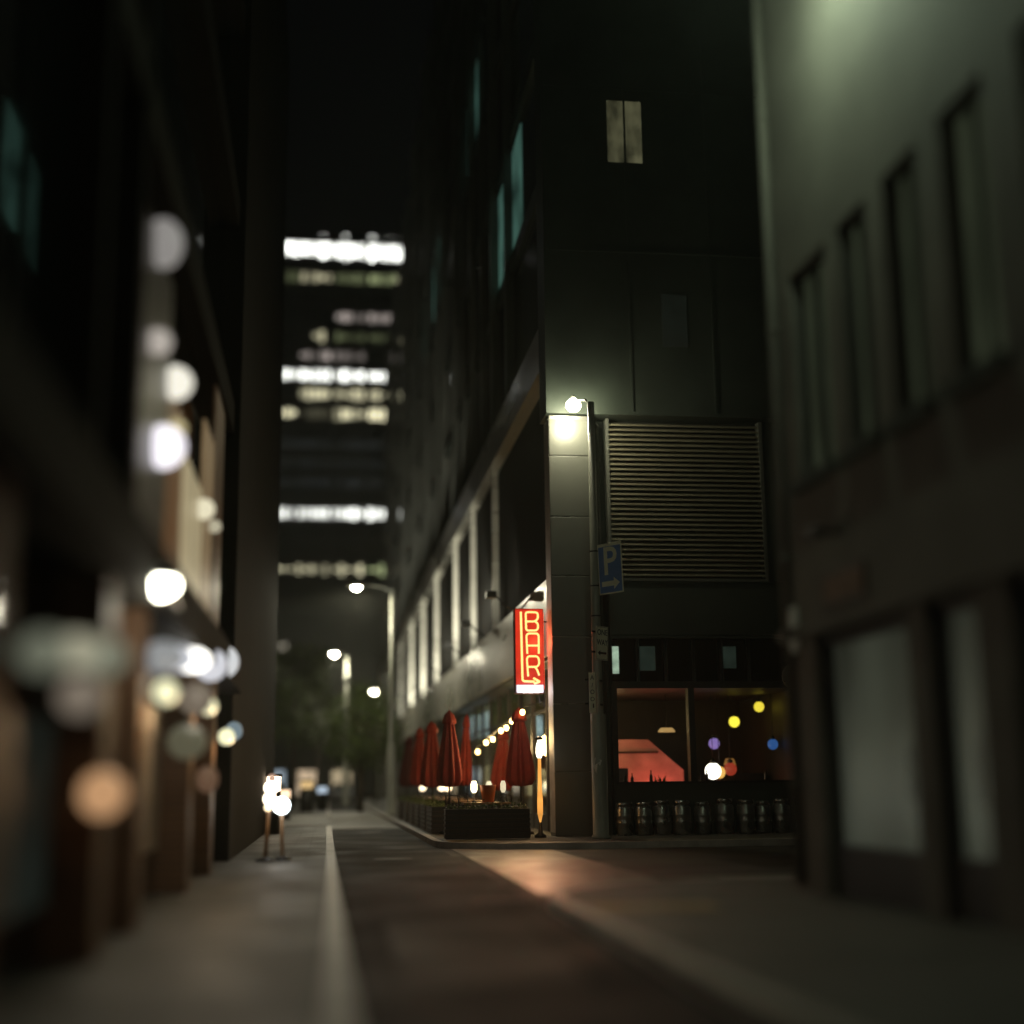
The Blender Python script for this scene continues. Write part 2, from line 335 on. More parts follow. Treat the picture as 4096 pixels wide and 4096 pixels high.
P(MB().box((6.34, 30.58, 5.78), (10.1, 30.84, 5.84)).box((10.02, 30.58, 5.84), (10.1, 30.84, 9.6)).box((6.34, 30.58, 5.84), (6.41, 30.84, 9.6)), 'louver_frame', M['panel'], cb)
P(MB().box((6.34, 30.7, 3.34), (16, 30.9, 3.5)).box((6.34, 30.7, 3.5), (6.38, 30.9, 4.47)), 'transom_beam', M['dkframe'], cb)
for x in (6.95, 7.6, 8.25, 8.9, 9.55): P(MB().box((x, 30.68, 3.5), (x+.06, 30.8, 4.47)), 'mullion', M['dkframe'], cb)
P(MB().box((6.38, 30.82, 3.5), (10.4, 30.84, 4.47)), 'clerestory_glass', M['mirror'], cb)
E_clr = emis('clerestory_light', (.62, .85, .62), .5, var=.4, scale=4)
E_clr2 = emis('clerestory_dim', (.5, .8, .6), .02, var=.5, scale=4)
P(MB().box((6.38, 30.79, 3.68), (6.55, 30.81, 4.3)), 'lit_pane', E_clr, cb)
P(MB().box((7.02, 30.79, 3.75), (7.4, 30.81, 4.3)), 'lit_pane', E_clr2, cb)
P(MB().box((8.96, 30.79, 3.8), (9.3, 30.81, 4.3)), 'lit_pane', E_clr2, cb)
P(MB().box((6.34, 30.64, .12), (16, 30.9, 1.22)), 'plinth_wall', M['darkclad'], cb)
P(MB().box((6.34, 30.66, 1.22), (6.46, 30.9, 3.34)).box((8.1, 30.66, 1.22), (8.24, 30.9, 3.34)).box((10.6, 30.66, 1.22), (10.7, 30.9, 3.34)).box((6.34, 30.62, 1.22), (10.7, 30.64, 1.27)), 'window_frame', M['dkframe'], cb)
P(MB().box((6.46, 30.74, 1.22), (8.1, 30.75, 3.34)), 'window_glass', M['glass'], cb)
P(MB().box((8.24, 30.74, 1.22), (10.6, 30.75, 3.34)), 'window_glass', M['glass'], cb)
P(MB().box((10.7, 30.66, 1.22), (16, 30.9, 3.34)), 'wall_panel', M['darkclad'], cb)
# red room behind the window
P(MB().box((5.7, 30.95, .3), (16, 36, .35)), 'room_floor', M['darkwood'], cb)
P(MB().box((5.7, 30.95, 3.36), (16, 36.2, 3.4)), 'room_ceiling', M['darkwood'], cb)
bsx = MB(); pr_ = [(5.7, .35), (8.95, .35), (8.95, 1.55), (8.05, 2.32), (5.7, 2.32)]; n5 = 5
bsx.add([(x, 34.6, z) for x, z in pr_]+[(x, 34.7, z) for x, z in pr_], [(0, 1, 2, 3, 4), (9, 8, 7, 6, 5)]+[(i, 5+i, 5+(i+1) % 5, (i+1) % 5) for i in range(5)])
P(bsx, 'booth_screen', M['redwall'], cb)
P(MB().box((5.7, 36, .35), (16, 36.1, 3.36)), 'room_wall', M['darkwood'], cb)
P(MB().box((10.9, 30.95, .35), (11.0, 36, 3.36)), 'room_wall', M['darkwood'], cb)
P(MB().box((5.7, 34.55, 1.98), (8.3, 34.598, 2.02)), 'booth_rail', M['darkwood'], cb)
P(MB().box((9.6, 33.5, .35), (10.7, 33.9, 1.45)), 'counter', M['darkwood'], cb)
light('booth_light', 'POINT', (8.3, 33.8, .95), 42, (1, .15, .11), .15)
light('booth_light', 'POINT', (7.2, 34.1, .7), 5, (1, .22, .12), .15)
# bar on the street side, ground floor
P(MB().box((5.45, 31.1, .12), (13, 60, .17)), 'bar_floor', M['darkwood'], cb)
P(MB().box((9.0, 36.2, .17), (9.1, 60, 3.9)), 'bar_wall', M['warmwall'], cb)
P(MB().box((5.4, 60, .12), (14, Yf-.1, 3.9)), 'rear_shopfront', M['darkclad'], cb)
P(MB().box((5.7, 31.1, .17), (5.72, 31.6, 3.9)), 'bar_pillar', M['darkwood'], cb)
P(MB().box((6.2, 37.2, .17), (9, 37.3, 3.8)), 'partition', M['warmwall'], cb)
P(MB().box((5.8, 44.0, .17), (9, 44.1, 3.8)), 'partition', M['warmwall'], cb)
P(MB().box((5.6, 52.0, .17), (9, 52.1, 3.8)), 'partition', M['warmwall'], cb)
fr = MB(); gl = MB(); y = 31.1
while y < 59.5:
    fr.box((5.28, y, .12), (5.4, y+.12, 4.0)); fr.box((5.3, y+.12, 3.0), (5.38, y+2.28, 3.07)); fr.box((5.3, y+.12, .12), (5.38, y+2.28, .5))
    gl.box((5.335, y+.12, .5), (5.345, y+2.28, 4.0)); y += 2.4
P(fr, 'shopfront_frame', M['dkframe'], cb); P(gl, 'shopfront_glass', M['glass'], cb)
E_cool = emis('cool_lit_shelf', (.72, .9, 1), 1.3, var=.5, scale=5)
E_warmpanel = emis('warm_lit_shelf', (1, .72, .35), 1.1, var=.6, scale=4)
for (x0, x1, yy, z0, z1, e) in ((5.75, 6.05, 39.0, 2.5, 3.15, E_cool), (5.85, 6.2, 43.9, 2.3, 3.3, E_cool), (6.3, 6.9, 43.9, .9, 1.7, E_warmpanel), (5.65, 6.0, 51.9, 1.0, 1.9, E_warmpanel), (5.9, 6.1, 33.7, 1.6, 2.6, E_warmpanel)):
    P(MB().box((x0, yy, z0), (x1, yy+.05, z1)), 'lit_shelf', e, cb)
for yy in (33, 40.5, 48, 56): light('bar_light', 'POINT', (6.6, yy, 2.7), 45, (1, .6, .28), .2)
light('bar_doorway_light', 'POINT', (5.0, 32.6, 3.3), 34, (1, .62, .3), .12)

P(MB().box((5.42, 52.0, 2.95), (5.46, 55.4, 3.8)), 'lit_transom', E_cool, cb); P(MB().box((5.42, 46.3, 2.9), (5.46, 50.2, 3.7)), 'lit_transom', E_cool, cb)
light('added_warm_spot', 'SPOT', (4.5, 30.8, 3.15), 170, (1, .6, .28), .15, spot=85, blend=.9, dirv=(-.26, -1, -.36))  # added spot under the sign, standing in for warm spill from the bar
# downpipe
dp = MB().tube([(6.16, 30.8, .2), (6.16, 30.8, 9.5)], .05)
for z in (1.6, 4, 6.4, 8.6): dp.lathe([(.065, z), (.065, z+.06)], (6.16, 30.8), 10)
tag(dp.build('downpipe', M['panel']), 'thin grey downpipe running up the recess between the pier and the louvres', 'pipe')

# ---- lights seen in the red room
def pendant(loc, r, em, label, ceil=3.36):
    t = empty('pendant_lamp', loc, 0, label, 'lamp', 'lamps seen through the side window')
    MB().sphere((0, 0, 0), r).build('bulb', em, t)
    MB().tube([(0, 0, r*.9), (0, 0, ceil-loc[2])], .008, 6).build('cord', M['black'], t)
    MB().lathe([(r*.35, r*.8), (r*.45, r*1.3), (.012, r*1.6)], n=10).build('cap', M['black'], t)
    return t
pendant((10.15, 34.0, 2.72), .14, emis('pend_yellow', (1, .75, .06), 2.2), 'lower yellow lamp in the right half of the side window')
pendant((10.62, 33.4, 3.06), .13, emis('pend_yellow2', (1, .72, .06), 1.7), 'upper yellow lamp near the window head beside the neighbouring building')
pendant((9.55, 33.8, 2.18), .14, emis('pend_violet', (.5, .3, .9), .8), 'violet lamp above the bright white light in the side window')
pendant((10.7, 32.7, 2.12), .13, emis('pend_blue', (.08, .25, .8), .5), 'dim blue lamp low at the right end of the side window')
t = pendant((9.27, 33.0, 1.5), .2, emis('pend_white', (1, .85, .75), 6), 'blown out white globe lamp just right of the window mullion')
light('globe_light', 'POINT', (9.27, 32.75, 1.5), 3, (1, .7, .5), .1)
pendant((9.5, 33.25, 1.47), .15, emis('pend_orange', (1, .5, .12), 1.6), 'orange glowing lamp hard against the right of the white globe')
pendant((9.85, 33.5, 1.55), .16, emis('pend_red', (1, .1, .05), .5), 'red lamp right of the white and orange globes low in the window')
t = empty('shade_lamp', (8.2, 33.2, 2.5), 0, 'small orange tapered lampshade hanging in the left half of the side window', 'lamp')
MB().lathe([(.21, -.05), (.19, .0), (.14, .05)], n=20).build('lamp_shade', emis('shade_orange', (1, .55, .2), .75), t)
MB().tube([(0, 0, .05), (0, 0, .86)], .008, 6).build('cord', M['black'], t)
t = empty('table_lamp', (9.9, 33.7, 1.45), 0, 'low amber table lamp on the counter behind the right half of the window', 'lamp')
MB().lathe([(.16, .2), (.1, .36)], n=16).build('lamp_shade', emis('shade_amber', (1, .4, .1), .35), t)
MB().lathe([(.07, 0), (.07, .02), (.015, .04), (.015, .22)], n=12).build('stem', M['black'], t)
t = empty('potted_plant', (7.75, 32.0, .35), 0, 'dark silhouette of a spiky plant inside the red lit window', 'plant')
MB().lathe([(.12, 0), (.16, .75), (.15, .76)], n=14).build('pot', M['black'], t)
lf = MB()
for i in range(40):
    a = random.random()*6.28; h = random.uniform(.1, .3); q = random.uniform(.05, .22)
    p0 = Vector((0, 0, .75)); p1 = Vector((math.cos(a)*q, math.sin(a)*q, .75+h)); n_ = Vector((-math.sin(a), math.cos(a), 0))*.015
    lf.add([p0-n_, p0+n_, p1+n_*.6, p1+Vector((0, 0, .02)), p1-n_*.6], [(0, 1, 2, 3, 4)])
lf.build('leaves', M['leaf'], t)

def bottle(x, y, z, h, label):
    t = empty('bottle', (x, y, z), 0, label, 'bottle', 'bottles on the sill inside the side window')
    MB().lathe([(.035, 0), (.038, .01), (.038, h*.58), (.013, h*.75), (.013, h*.97)], n=12).build('glass_body', M['black'], t)
    MB().lathe([(.016, h*.97), (.016, h)], n=10).build('cap', M['darkred'], t)
for x_, h_, l_ in ((6.72, .3, 'dark bottle at the left end of the window sill'), (6.86, .26, 'shorter dark bottle beside the leftmost one on the sill'), (7.3, .32, 'tall dark bottle alone left of the plant silhouette'), (8.32, .31, 'dark bottle just right of the window mullion'), (8.47, .25, 'short dark bottle second right of the mullion'), (8.6, .33, 'tall dark bottle third right of the mullion'), (10.0, .3, 'dark bottle near the right end of the window')):
    bottle(x_, 31.15, 1.2, h_, l_)
sh_ = MB().box((6.4, 30.98, 1.17), (10.7, 31.32, 1.2)); P(sh_, 'window_shelf', M['darkwood'], cb)
t = empty('framed_picture', (6.95, 35.98, 2.55), 0, 'small pale framed picture on the back wall of the red room', 'picture')
MB().box((-.2, -.03, 0), (.2, .0, .5)).build('frame', M['black'], t); MB().box((-.17, -.034, .03), (.17, -.031, .47)).build('sheet', M['white'], t)
t = empty('bar_chair', (7.15, 33.2, .35), .4, 'tall backed dark chair silhouetted against the red booth', 'chair')
MB().box((-.2, -.2, .68), (.2, .2, .74)).build('seat', M['black'], t, .01); MB().box((-.2, .16, .78), (.2, .2, 1.25)).build('backrest', M['black'], t, .015)
for a_ in (-1, 1):
    for b_ in (-1, 1): MB().box((a_*.17-.02, b_*.17-.02, 0), (a_*.17+.02, b_*.17+.02, .68)).build('leg', M['black'], t)

# ================================================================== RIGHT BUILDING
rb = empty('rendered_building', (5, 0, 0), 0, 'near tan rendered building with deep tall windows on the right', 'building')
wall = MB(); gd = [(13.75, 11.45), (11.05, 10.15), (9.6, 8.7), (7.4, 6.5)]; ys = [14.65]
# ground storey: piers between door bays
edges = [14.65, 13.75, 11.45, 11.05, 10.15, 9.6, 8.7, 7.4, 6.5, -6]
for i in range(0, len(edges), 2): wall.box((5, edges[i+1], 0.12), (5.45, edges[i], 2.72))
wall.box((5, -6, 2.72), (5.45, 14.65, 4.38))
ub = [(13.95, 12.85), (12.5, 11.75), (11.35, 10.6), (10.15, 9.35), (8.8, 7.9), (7.3, 6.4), (5.6, 4.7)]
def wrow(z0, z1):
    e = [14.65]+[v for p in ub for v in p]+[-6]
    for i in range(0, len(e), 2): wall.box((5, e[i+1], z0), (5.45, e[i], z1))
wrow(4.38, 6.7); wall.box((5, -6, 6.7), (5.45, 14.65, 13))
wall.box((5.45, 14.25, .12), (18, 14.65, 13)); wall.box((5.45, -6, 12.8), (18, 14.25, 13))
P(wall, 'wall', M['concrete'], rb)
P(MB().box((4.9, -6, 13), (18.1, 14.75, 13.25)), 'parapet', M['concrete'], rb)
P(MB().box((4.93, -6, 2.74), (4.997, 14.72, 2.86)), 'string_course', M['concrete'], rb)
E_door = emis('lit_doorway', (.62, .66, .52), .065, var=.75, scale=.9, stretch=(1, 1, .5))
E_winr = emis('dim_window', (.5, .56, .36), .075, var=.5, scale=1.3, stretch=(1, 1, .4))
M['blind'] = mat('pale_blind', (.5, .5, .42), .7, var=.15, scale=1, stretch=(1, 1, .3))
for i, (y1, y0) in enumerate(gd):
    f = P(MB().box((5.1, y0, .12), (5.18, y0+.07, 2.72)).box((5.1, y1-.07, .12), (5.18, y1, 2.72)).box((5.1, y0+.07, 2.6), (5.18, y1-.07, 2.72)).box((5.1, y0+.07, .12), (5.18, y1-.07, .62)), 'door_frame', M['dkframe'], rb)
    g = P(MB().box((5.14, y0+.07, .62), (5.15, y1-.07, 2.6)), 'door_glass', M['dullglass'], rb)
    P(MB().box((5.2, y0, .12), (5.24, y1, 2.72)), 'door_backlight', E_door if i < 3 else M['black'], rb)
for z0, z1 in ((4.38, 6.7),):
    for (y1, y0) in ub:
        P(MB().box((5.09, y0, z0), (5.15, y0+.06, z1)).box((5.09, y1-.06, z0), (5.15, y1, z1)).box((5.09, y0+.06, z1-.06), (5.15, y1-.06, z1)).box((5.09, (y0+y1)/2-.02, z0), (5.145, (y0+y1)/2+.02, z1-.06)), 'window_frame', M['dkframe'], rb)
        P(MB().box((5.12, y0+.06, z0), (5.13, y1-.06, z1-.06)), 'window_glass', M['dullglass'], rb)
        P(MB().box((5.17, y0, z0), (5.2, y1, z1)), 'window_blind', E_winr, rb)
        P(MB().box((4.9, y0-.08, z0-.12), (5.09, y1+.08, z0-.002)), 'window_sill', M['darkclad'], rb)
rp = MB().tube([(4.93, 14.35, .2), (4.93, 14.35, 12.9)], .055, 10)
for z in (1.2, 3.6, 6.2, 8.8): rp.lathe([(.07, z), (.07, z+.06)], (4.93, 14.35), 10)
tag(rp.build('drainpipe', M['concrete']), 'tan painted drainpipe at the far corner of the near right building', 'pipe')
for (y1, y0) in gd[:3]: P(MB().tube([(5.13, y0+.25, 1.05), (5.07, y0+.25, 1.1), (5.07, y0+.25, 1.5), (5.13, y0+.25, 1.55)], .014, 8), 'door_handle', M['black'], rb)
t = empty('wall_sign', (5, 14.3, 2.6), 0, 'small blank pale plaque near the corner of the tan building', 'sign')
MB().box((-.07, -.14, 0), (-.02, .14, .48)).build('plate', M['white'], t, .01); MB().box((-.02, -.05, .1), (0, .05, .38)).build('bracket', M['black'], t)
t = empty('poster_frame', (5, 12.8, 2.95), 0, 'brownish framed panel on the tan wall above the first doorway', 'panel')
MB().box((-.03, -.55, 0), (0, .55, .34)).build('frame', M['darkwood'], t); MB().box((-.034, -.5, .04), (-.031, .5, .3)).build('sheet', mat('brown_sheet', (.16, .1, .07), .7, scale=8), t)
t = empty('security_camera', (5, 12.9, 3.65), 0, 'dark security camera on a bracket on the tan wall', 'camera')
MB().tube([(0, 0, 0), (-.2, 0, .02)], .02).build('bracket', M['black'], t); MB().box((-.32, -.2, -.06), (-.2, .12, .05)).build('housing', M['black'], t, .02)
t = empty('traffic_mirror', (10.2, 29.4, 0), 0, 'round convex mirror on a thin post at the far side of the side street', 'mirror')
MB().tube([(0, 0, .12), (0, 0, 3.3)], .03).build('post', M['black'], t)
mm = MB().tube([(0, 0, 3.5), (0, -.05, 3.5)], .3, 24).build('mirror', M['steel'], t)
# lantern added just above the frame to make the glow on the wall
t = empty('added_lantern', (5, 11.4, 9.55), 0, 'added greenish white lantern high on the tan building at the top edge', 'lamp')
MB().tube([(0, 0, 0), (-.4, 0, .1), (-.6, 0, .1)], .025).build('arm', M['black'], t)
MB().lathe([(.06, .12), (.2, .02), (.22, -.03)], (-.6, 0), 16).build('hood', M['black'], t)
MB().sphere((-.6, 0, -.08), .12, 12).build('globe', emis('added_lantern_globe', (.85, 1, .7), 12), t)
light('added_lantern_light', 'POINT', (4.05, 11.9, 9.35), 210, (.78, 1, .7), .12)

# ================================================================== LEFT BUILDING
lb = empty('left_building', (-1.5, 0, 0), 0, 'near dark glass and bronze building along the left footpath', 'building')
Yl = 41
P(MB().box((-10, -8, .12), (-1.85, Yl, 24)), 'wall', M['mirror'], lb)
P(MB().box((-1.85, 22.6, .12), (-1.5, Yl, 24)), 'end_wall', M['leftclad'], lb)
P(MB().box((-1.85, -8, 2.72), (-1.35, 22.6, 3.2)), 'canopy', M['leftclad'], lb)
for z in (7.0, 10.6, 14.2, 17.8): P(MB().box((-1.85, -8, z), (-1.6, 22.6, z+.5)), 'spandrel', M['leftclad'], lb)
for yy in (4.4, 6.3, 9.75, 11.7, 16.0, 19.1):
    P(MB().box((-1.85, yy, .12), (-1.52, yy+.5, 2.72)), 'pillar', M['brown'], lb)
for yy in (3, 6.1, 9.4, 11.2):
    P(MB().box((-1.85, yy, 3.2), (-1.6, yy+.2, 24)), 'mullion', M['leftclad'], lb)
def pane(y0, y1, z0, z1, col, s, name='lit_window', var=.4, x=-1.84):
    P(MB().box((x-.02, y0, z0), (x+.01, y1, z1)), name, emis(name+'_glow', col, s, var=var, scale=2.2), lb)
pane(16.5, 19.1, 2.2, 2.6, (1, .9, .8), .8); pane(19.6, 22.4, 2.1, 2.6, (1, .9, .8), .5)
pane(6.8, 11.7, .5, 1.7, (.25, .34, .28), .028); pane(12.2, 16, .6, 2.1, (.5, .33, .16), .04); pane(16.5, 19.1, .4, 2.1, (.7, .42, .2), .09); pane(19.6, 22.5, .4, 2.05, (.6, .42, .25), .07)
# tall warm curtained windows above the canopy
for (y0, y1, z1, c, s) in ((15.0, 17.4, 4.9, (.95, .78, .45), .34), (17.5, 18.9, 5.9, (.9, .6, .3), .17), (19.0, 20.6, 6.8, (.8, .34, .1), .03), (13.6, 14.9, 5.2, (.85, .33, .08), .09), (11.5, 13.5, 6.2, (.4, .22, .12), .015)):
    P(MB().box((-1.64, y0, 3.25), (-1.6, y1, z1)), 'curtain', emis('curtain_glow', c, s, var=.7, scale=1.6, stretch=(1, 4, .35)), lb)
def lamp_or_reflection(y, z, r, em, label, sq=1, power=0, col=CREAM, off=.16, x=-1.52):
    t = empty('lamp_or_reflection', (x, y, z), 0, label, 'lamp', 'lamps along the left building')
    MB().tube([(-.0, 0, 0), (off, 0, 0)], .018, 8).build('bracket', M['black'], t)
    MB().lathe([(.07, -.01), (.07, .01)], (0, 0), 10).build('back_plate', M['black'], t)
    MB().sphere((off, 0, 0), r, 12, sq).build('globe', em, t)
    if power: light('wall_lamp_light', 'POINT', (x+off+r+.03, y, z-r-.02), power, col, .06)
    return t
lamp_or_reflection(12.0, 2.05, .1, E_sconce, 'pale yellow wall lamp nearest the viewer under the dark canopy', power=9, col=(1, .7, .35))
lamp_or_reflection(16.3, 2.17, .1, E_sconce, 'pale yellow wall lamp in the middle under the dark canopy', power=12, col=(1, .65, .32))
lamp_or_reflection(19.35, 1.93, .11, E_sconce, 'lowest pale yellow wall lamp at the far brick pillar', power=12, col=(1, .65, .32))
lamp_or_reflection(9.4, 1.22, .15, E_orange, 'large soft orange lamp low on the near brick pillar', x=-1.6)
lamp_or_reflection(12.7, 4.35, .2, emis('bigwhite', (.97, .93, 1), 1.6), 'bright round white glow above the canopy standing in for a tower reflection', x=-1.7)  # globes on the upper glass are added to imitate reflected tower windows
lamp_or_reflection(12.05, 5.15, .12, emis('w2', (1, .9, .8), .5), 'dimmer of the paired round tower reflections higher up the dark glass', x=-1.7)
lamp_or_reflection(13.5, 5.2, .17, emis('w3', (1, .96, .82), 1.1), 'brighter of the paired round tower reflections higher up the dark glass', x=-1.7)
lamp_or_reflection(13.7, 4.78, .1, emis('w4', (1, .85, .45), .6), 'small dim yellow tower reflection between the upper round ones', x=-1.7)
lamp_or_reflection(12.15, 6.12, .18, emis('w5', (.95, .9, .85), .3), 'dull grey white tower reflection, topmost on the dark glass', sq=1.3, x=-1.7)
lamp_or_reflection(17.0, 4.62, .13, emis('w6', (1, .92, .65), .9), 'soft cream tower reflection over the warm curtained window', x=-1.7)
lamp_or_reflection(18.6, 4.7, .09, emis('w7', (1, .92, .65), .5), 'faint cream tower reflection beside the far curtained window', x=-1.7)
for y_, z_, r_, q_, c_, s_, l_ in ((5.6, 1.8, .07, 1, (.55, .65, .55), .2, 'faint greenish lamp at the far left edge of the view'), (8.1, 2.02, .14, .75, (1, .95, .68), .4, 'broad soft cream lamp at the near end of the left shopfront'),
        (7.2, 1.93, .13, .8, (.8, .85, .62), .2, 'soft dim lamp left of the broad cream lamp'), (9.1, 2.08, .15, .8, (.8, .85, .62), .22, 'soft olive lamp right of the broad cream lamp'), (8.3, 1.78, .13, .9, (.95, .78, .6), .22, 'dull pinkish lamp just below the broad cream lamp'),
        (14.6, 2.55, .21, .6, (1, .98, .9), 3.5, 'brightest broad white reflection glow under the dark canopy'), (12.2, 2.36, .2, .7, (.85, .88, .9), .35, 'pale grey reflection glow left of the brightest glow under the canopy'), (13.4, 2.46, .16, .8, (.9, .92, 1), .9, 'white reflection glow overlapping the left side of the brightest canopy glow'),
        (17.2, 2.72, .2, 1, (.92, .93, 1), .8, 'pale reflection glow right of the brightest glow at the canopy edge'), (19.4, 2.95, .2, 1.1, (.92, .94, .95), .8, 'last pale reflection glow at the far end of the canopy'), (15.4, 2.2, .18, 1, (.85, .68, .5), .2, 'dull warm lamp beneath the brightest canopy glow'),
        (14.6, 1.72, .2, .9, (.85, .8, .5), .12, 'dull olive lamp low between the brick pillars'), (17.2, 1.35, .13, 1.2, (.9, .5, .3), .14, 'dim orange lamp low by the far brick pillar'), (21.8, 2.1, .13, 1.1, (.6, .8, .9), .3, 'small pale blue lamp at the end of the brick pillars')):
    lamp_or_reflection(y_, z_, r_, emis('soft_glow', c_, s_), l_, sq=q_, off=.2, x=-1.62)  # canopy row globes stand in for lights reflected in the glass
light('reflection_glow_light', 'POINT', (-1.15, 14.6, 2.3), 14, (1, .88, .7), .15)  # added light for the imitated reflection under the canopy
t = empty('reflected_lamp', (-1.5, 12.6, 2.86), 0, 'blown out lamp on a short arm imitating a street lamp reflection in the dark glass', 'lamp')  # added lamp imitates a street lamp mirrored in the glass facade
MB().tube([(.15, 0, 0), (.15, -.9, .02), (.15, -1.3, 0)], .022, 8).build('arm', M['steel'], t)
MB().lathe([(.06, .11), (.17, .04), (.18, 0)], (.15, -1.5), 14).build('hood', M['steel'], t)
MB().sphere((.15, -1.5, -.03), .15, 12, .6).build('globe', emis('bracket_glow', (1, .97, .78), 30), t)
light('reflected_lamp_light', 'POINT', (-1.28, 11.1, 2.62), 14, (1, .92, .7), .1)

# ================================================================== OFFICE TOWER
tw = empty('office_tower', (0, 250, 0), 0, 'tall dark office tower with rows of lit windows at the end of the street', 'building')
P(MB().box((-32, 250, 0), (24, 280, 102.6)), 'wall', M['towerwall'], tw)
P(MB().box((-32.4, 249.6, 102.6), (24.4, 280.4, 104)), 'roof', M['towerwall'], tw)
cols = [(-10.3, -6.5), (-6.1, -.25), (.45, 6.0), (6.7, 12.2), (12.8, 18.4), (-16.4, -10.9), (-22.5, -17)]
cols2 = [(-10.3, -6.5), (-6.1, -.25), (.45, 6.0), (6.7, 12.2)]
W_ = (.95, .97, .9); Yl_ = (1, .93, .6); Pk = (1, .86, .78); G_ = (.7, .8, .4)
lit = {0: [(W_, 4.5)]*7, 1: [(G_, .12), (Yl_, .65), (G_, .2), (G_, .5)], 3: [None, None, (Pk, .5), (Pk, .4)], 4: [None, (Yl_, .9), (G_, .12), (G_, .12)],
       5: [None, (Pk, .45), (Pk, .16), None], 6: [(W_, 3.4)]*7, 7: [None, (Yl_, .9), (Yl_, 1.2), (Yl_, 1.0)], 8: [(Yl_, 1.6), (Yl_, .06), (Yl_, 1.9), (Yl_, 1.5)],
       10: [(COOL, .015)]*4, 11: [(COOL, .01)]*4, 12: [(COOL, .015)]*4, 13: [(W_, 2.6)]*7, 16: [(Yl_, 2.0), (Yl_, .5), (Yl_, 1.3), (G_, 1.0)]}
zc = {}
def zrow(yp):   # height on the tower face for a picture row measured on the photograph
    d = F+U2*((512-yp*1024/1932)/1378.); return 1.25+d.z*250/d.y
rowy = [478, 536, 573, 608, 645, 681, 717, 752, 788, 824, 845, 880, 916, 973, 1005, 1040, 1077]
mtower = {}
for r_, yp in enumerate(rowy):
    z = zrow(yp); h = 1.15 if r_ else 2.2
    row = lit.get(r_, [])
    for k, (x0, x1) in enumerate(cols):
        L_ = row[k] if k < len(row) else None
        if L_ is None:
            if k >= 4: continue
            mt = M['mirror']
        else:
            key = L_
            if key not in mtower: mtower[key] = emis('tower_window_glow', L_[0], L_[1], var=.85, scale=.35, stretch=(1, 1, .3))
            mt = mtower[key]
        b = MB(); n_ = 5; ww = (x1-x0)/n_
        for q in range(n_):
            if r_ == 4 and k == 1 and q not in (2, 3): continue
            hh = h*(random.uniform(.8, 1.25) if r_ == 0 else random.uniform(.6, 1)); g_ = random.uniform(.12, .3)
            if L_ is not None and r_ not in (0, 6, 13) and random.random() < .2: hh *= .45
            if L_ is not None and r_ in (6, 13) and random.random() < .12: g_ = ww*.4
            if r_ == 16 and random.random() < .4: hh *= .3
            b.box((x0+q*ww+g_, 249.86, z-hh), (x0+(q+1)*ww-.12, 249.98, z+hh*.85))
        P(b, 'window_band', mt, tw)
# dark block at the end of the street
eb = empty('end_block', (0, 150, 0), 0, 'low dark building with lit shopfronts closing the far end of the street', 'building')
P(MB().box((-60, 150, 0), (30, 170, 20)), 'wall', M['darkclad'], eb)
P(MB().box((-60.3, 149.7, 20), (30.3, 170, 20.6)), 'parapet', M['darkclad'], eb)
for i, x in enumerate([-15, -10.6, -6.4, -3, .6]):
    P(MB().box((x, 149.9, .4), (x+2.0, 149.97, 2.9)), 'shopfront', emis('shop_glow', [(1, .7, .45), (1, .8, .6), (.7, .85, 1), (1, .75, .5), (1, .8, .5)][i], [.8, .6, .5, .7, .5][i], var=.5, scale=.8), eb)
P(MB().box((-5.2, 149.9, 15.6), (-4.4, 149.97, 16.4)), 'window', emis('far_window', (1, .9, .7), .5), eb)

# ================================================================== STREET LAMPS
def street_lamp(loc, h, arm, label, power, lens_r=.17, pr=.105, em=E_lamp, globe=False):
    t = empty('street_lamp', loc, 0, label, 'street lamp', 'street lamps along the lane')
    MB().lathe([(.2, .12), (.2, .16), (pr*1.6, .2), (pr*1.6, 2.75), (pr, 2.9), (pr*.95, 4.5), (pr*.72, h)], n=18).build('pole', M['pole'], t)
    ax, ay = arm; l = math.hypot(ax, ay)
    MB().tube([(0, 0, h-.1), (ax*.3, ay*.3, h+.12), (ax*.8, ay*.8, h+.2)], .022 if globe else .035, 10).build('arm', M['pole'], t)
    if globe:
        for nm, mb_, mt in (('globe', MB().sphere((0, 0, 0), .17, 14, .9), em), ('globe_cap', MB().lathe([(.05, .15), (.06, .2), (.02, .24)], n=12), M['pole'])):
            g_ = mb_.build(nm, mt, t); g_.location = (ax, ay, h+.12)
        light('street_lamp_light', 'POINT', (loc[0]+ax, loc[1]+ay+.02, loc[2]+h-.14), power, (1, .92, .62), .12)
        return t
    a = math.atan2(ay, ax); hd = MB().lathe([(.05, .2), (.16, .16), (.23, .08), (.24, .0)], (0, 0), 20)
    o = hd.build('lamp_head', M['pole'], t); o.location = (ax, ay, h+.1); o.scale = (1.6, .8, 1); o.rotation_euler = (0, 0, a)
    o = MB().lathe([(.06, -.12), (.15, -.08), (.2, -.01), (.21, .02)], n=20).build('lens', em, t); o.location = (ax, ay, h+.1); o.scale = (lens_r/.17*1.4, lens_r/.17*.8, 1); o.rotation_euler = (0, 0, a)
    light('street_lamp_light', 'SPOT', (loc[0]+ax, loc[1]+ay, loc[2]+h-.1), power, (1, .92, .68), .1, spot=174, blend=.2)
    return t
SL = street_lamp((5.68, 28.95, 0), 9.52, (-.26, .72), 'tall pale street lamp carrying the parking sign at the corner', 170, em=emis('corner_lamp_lens', (1, .95, .66), 60), globe=True)
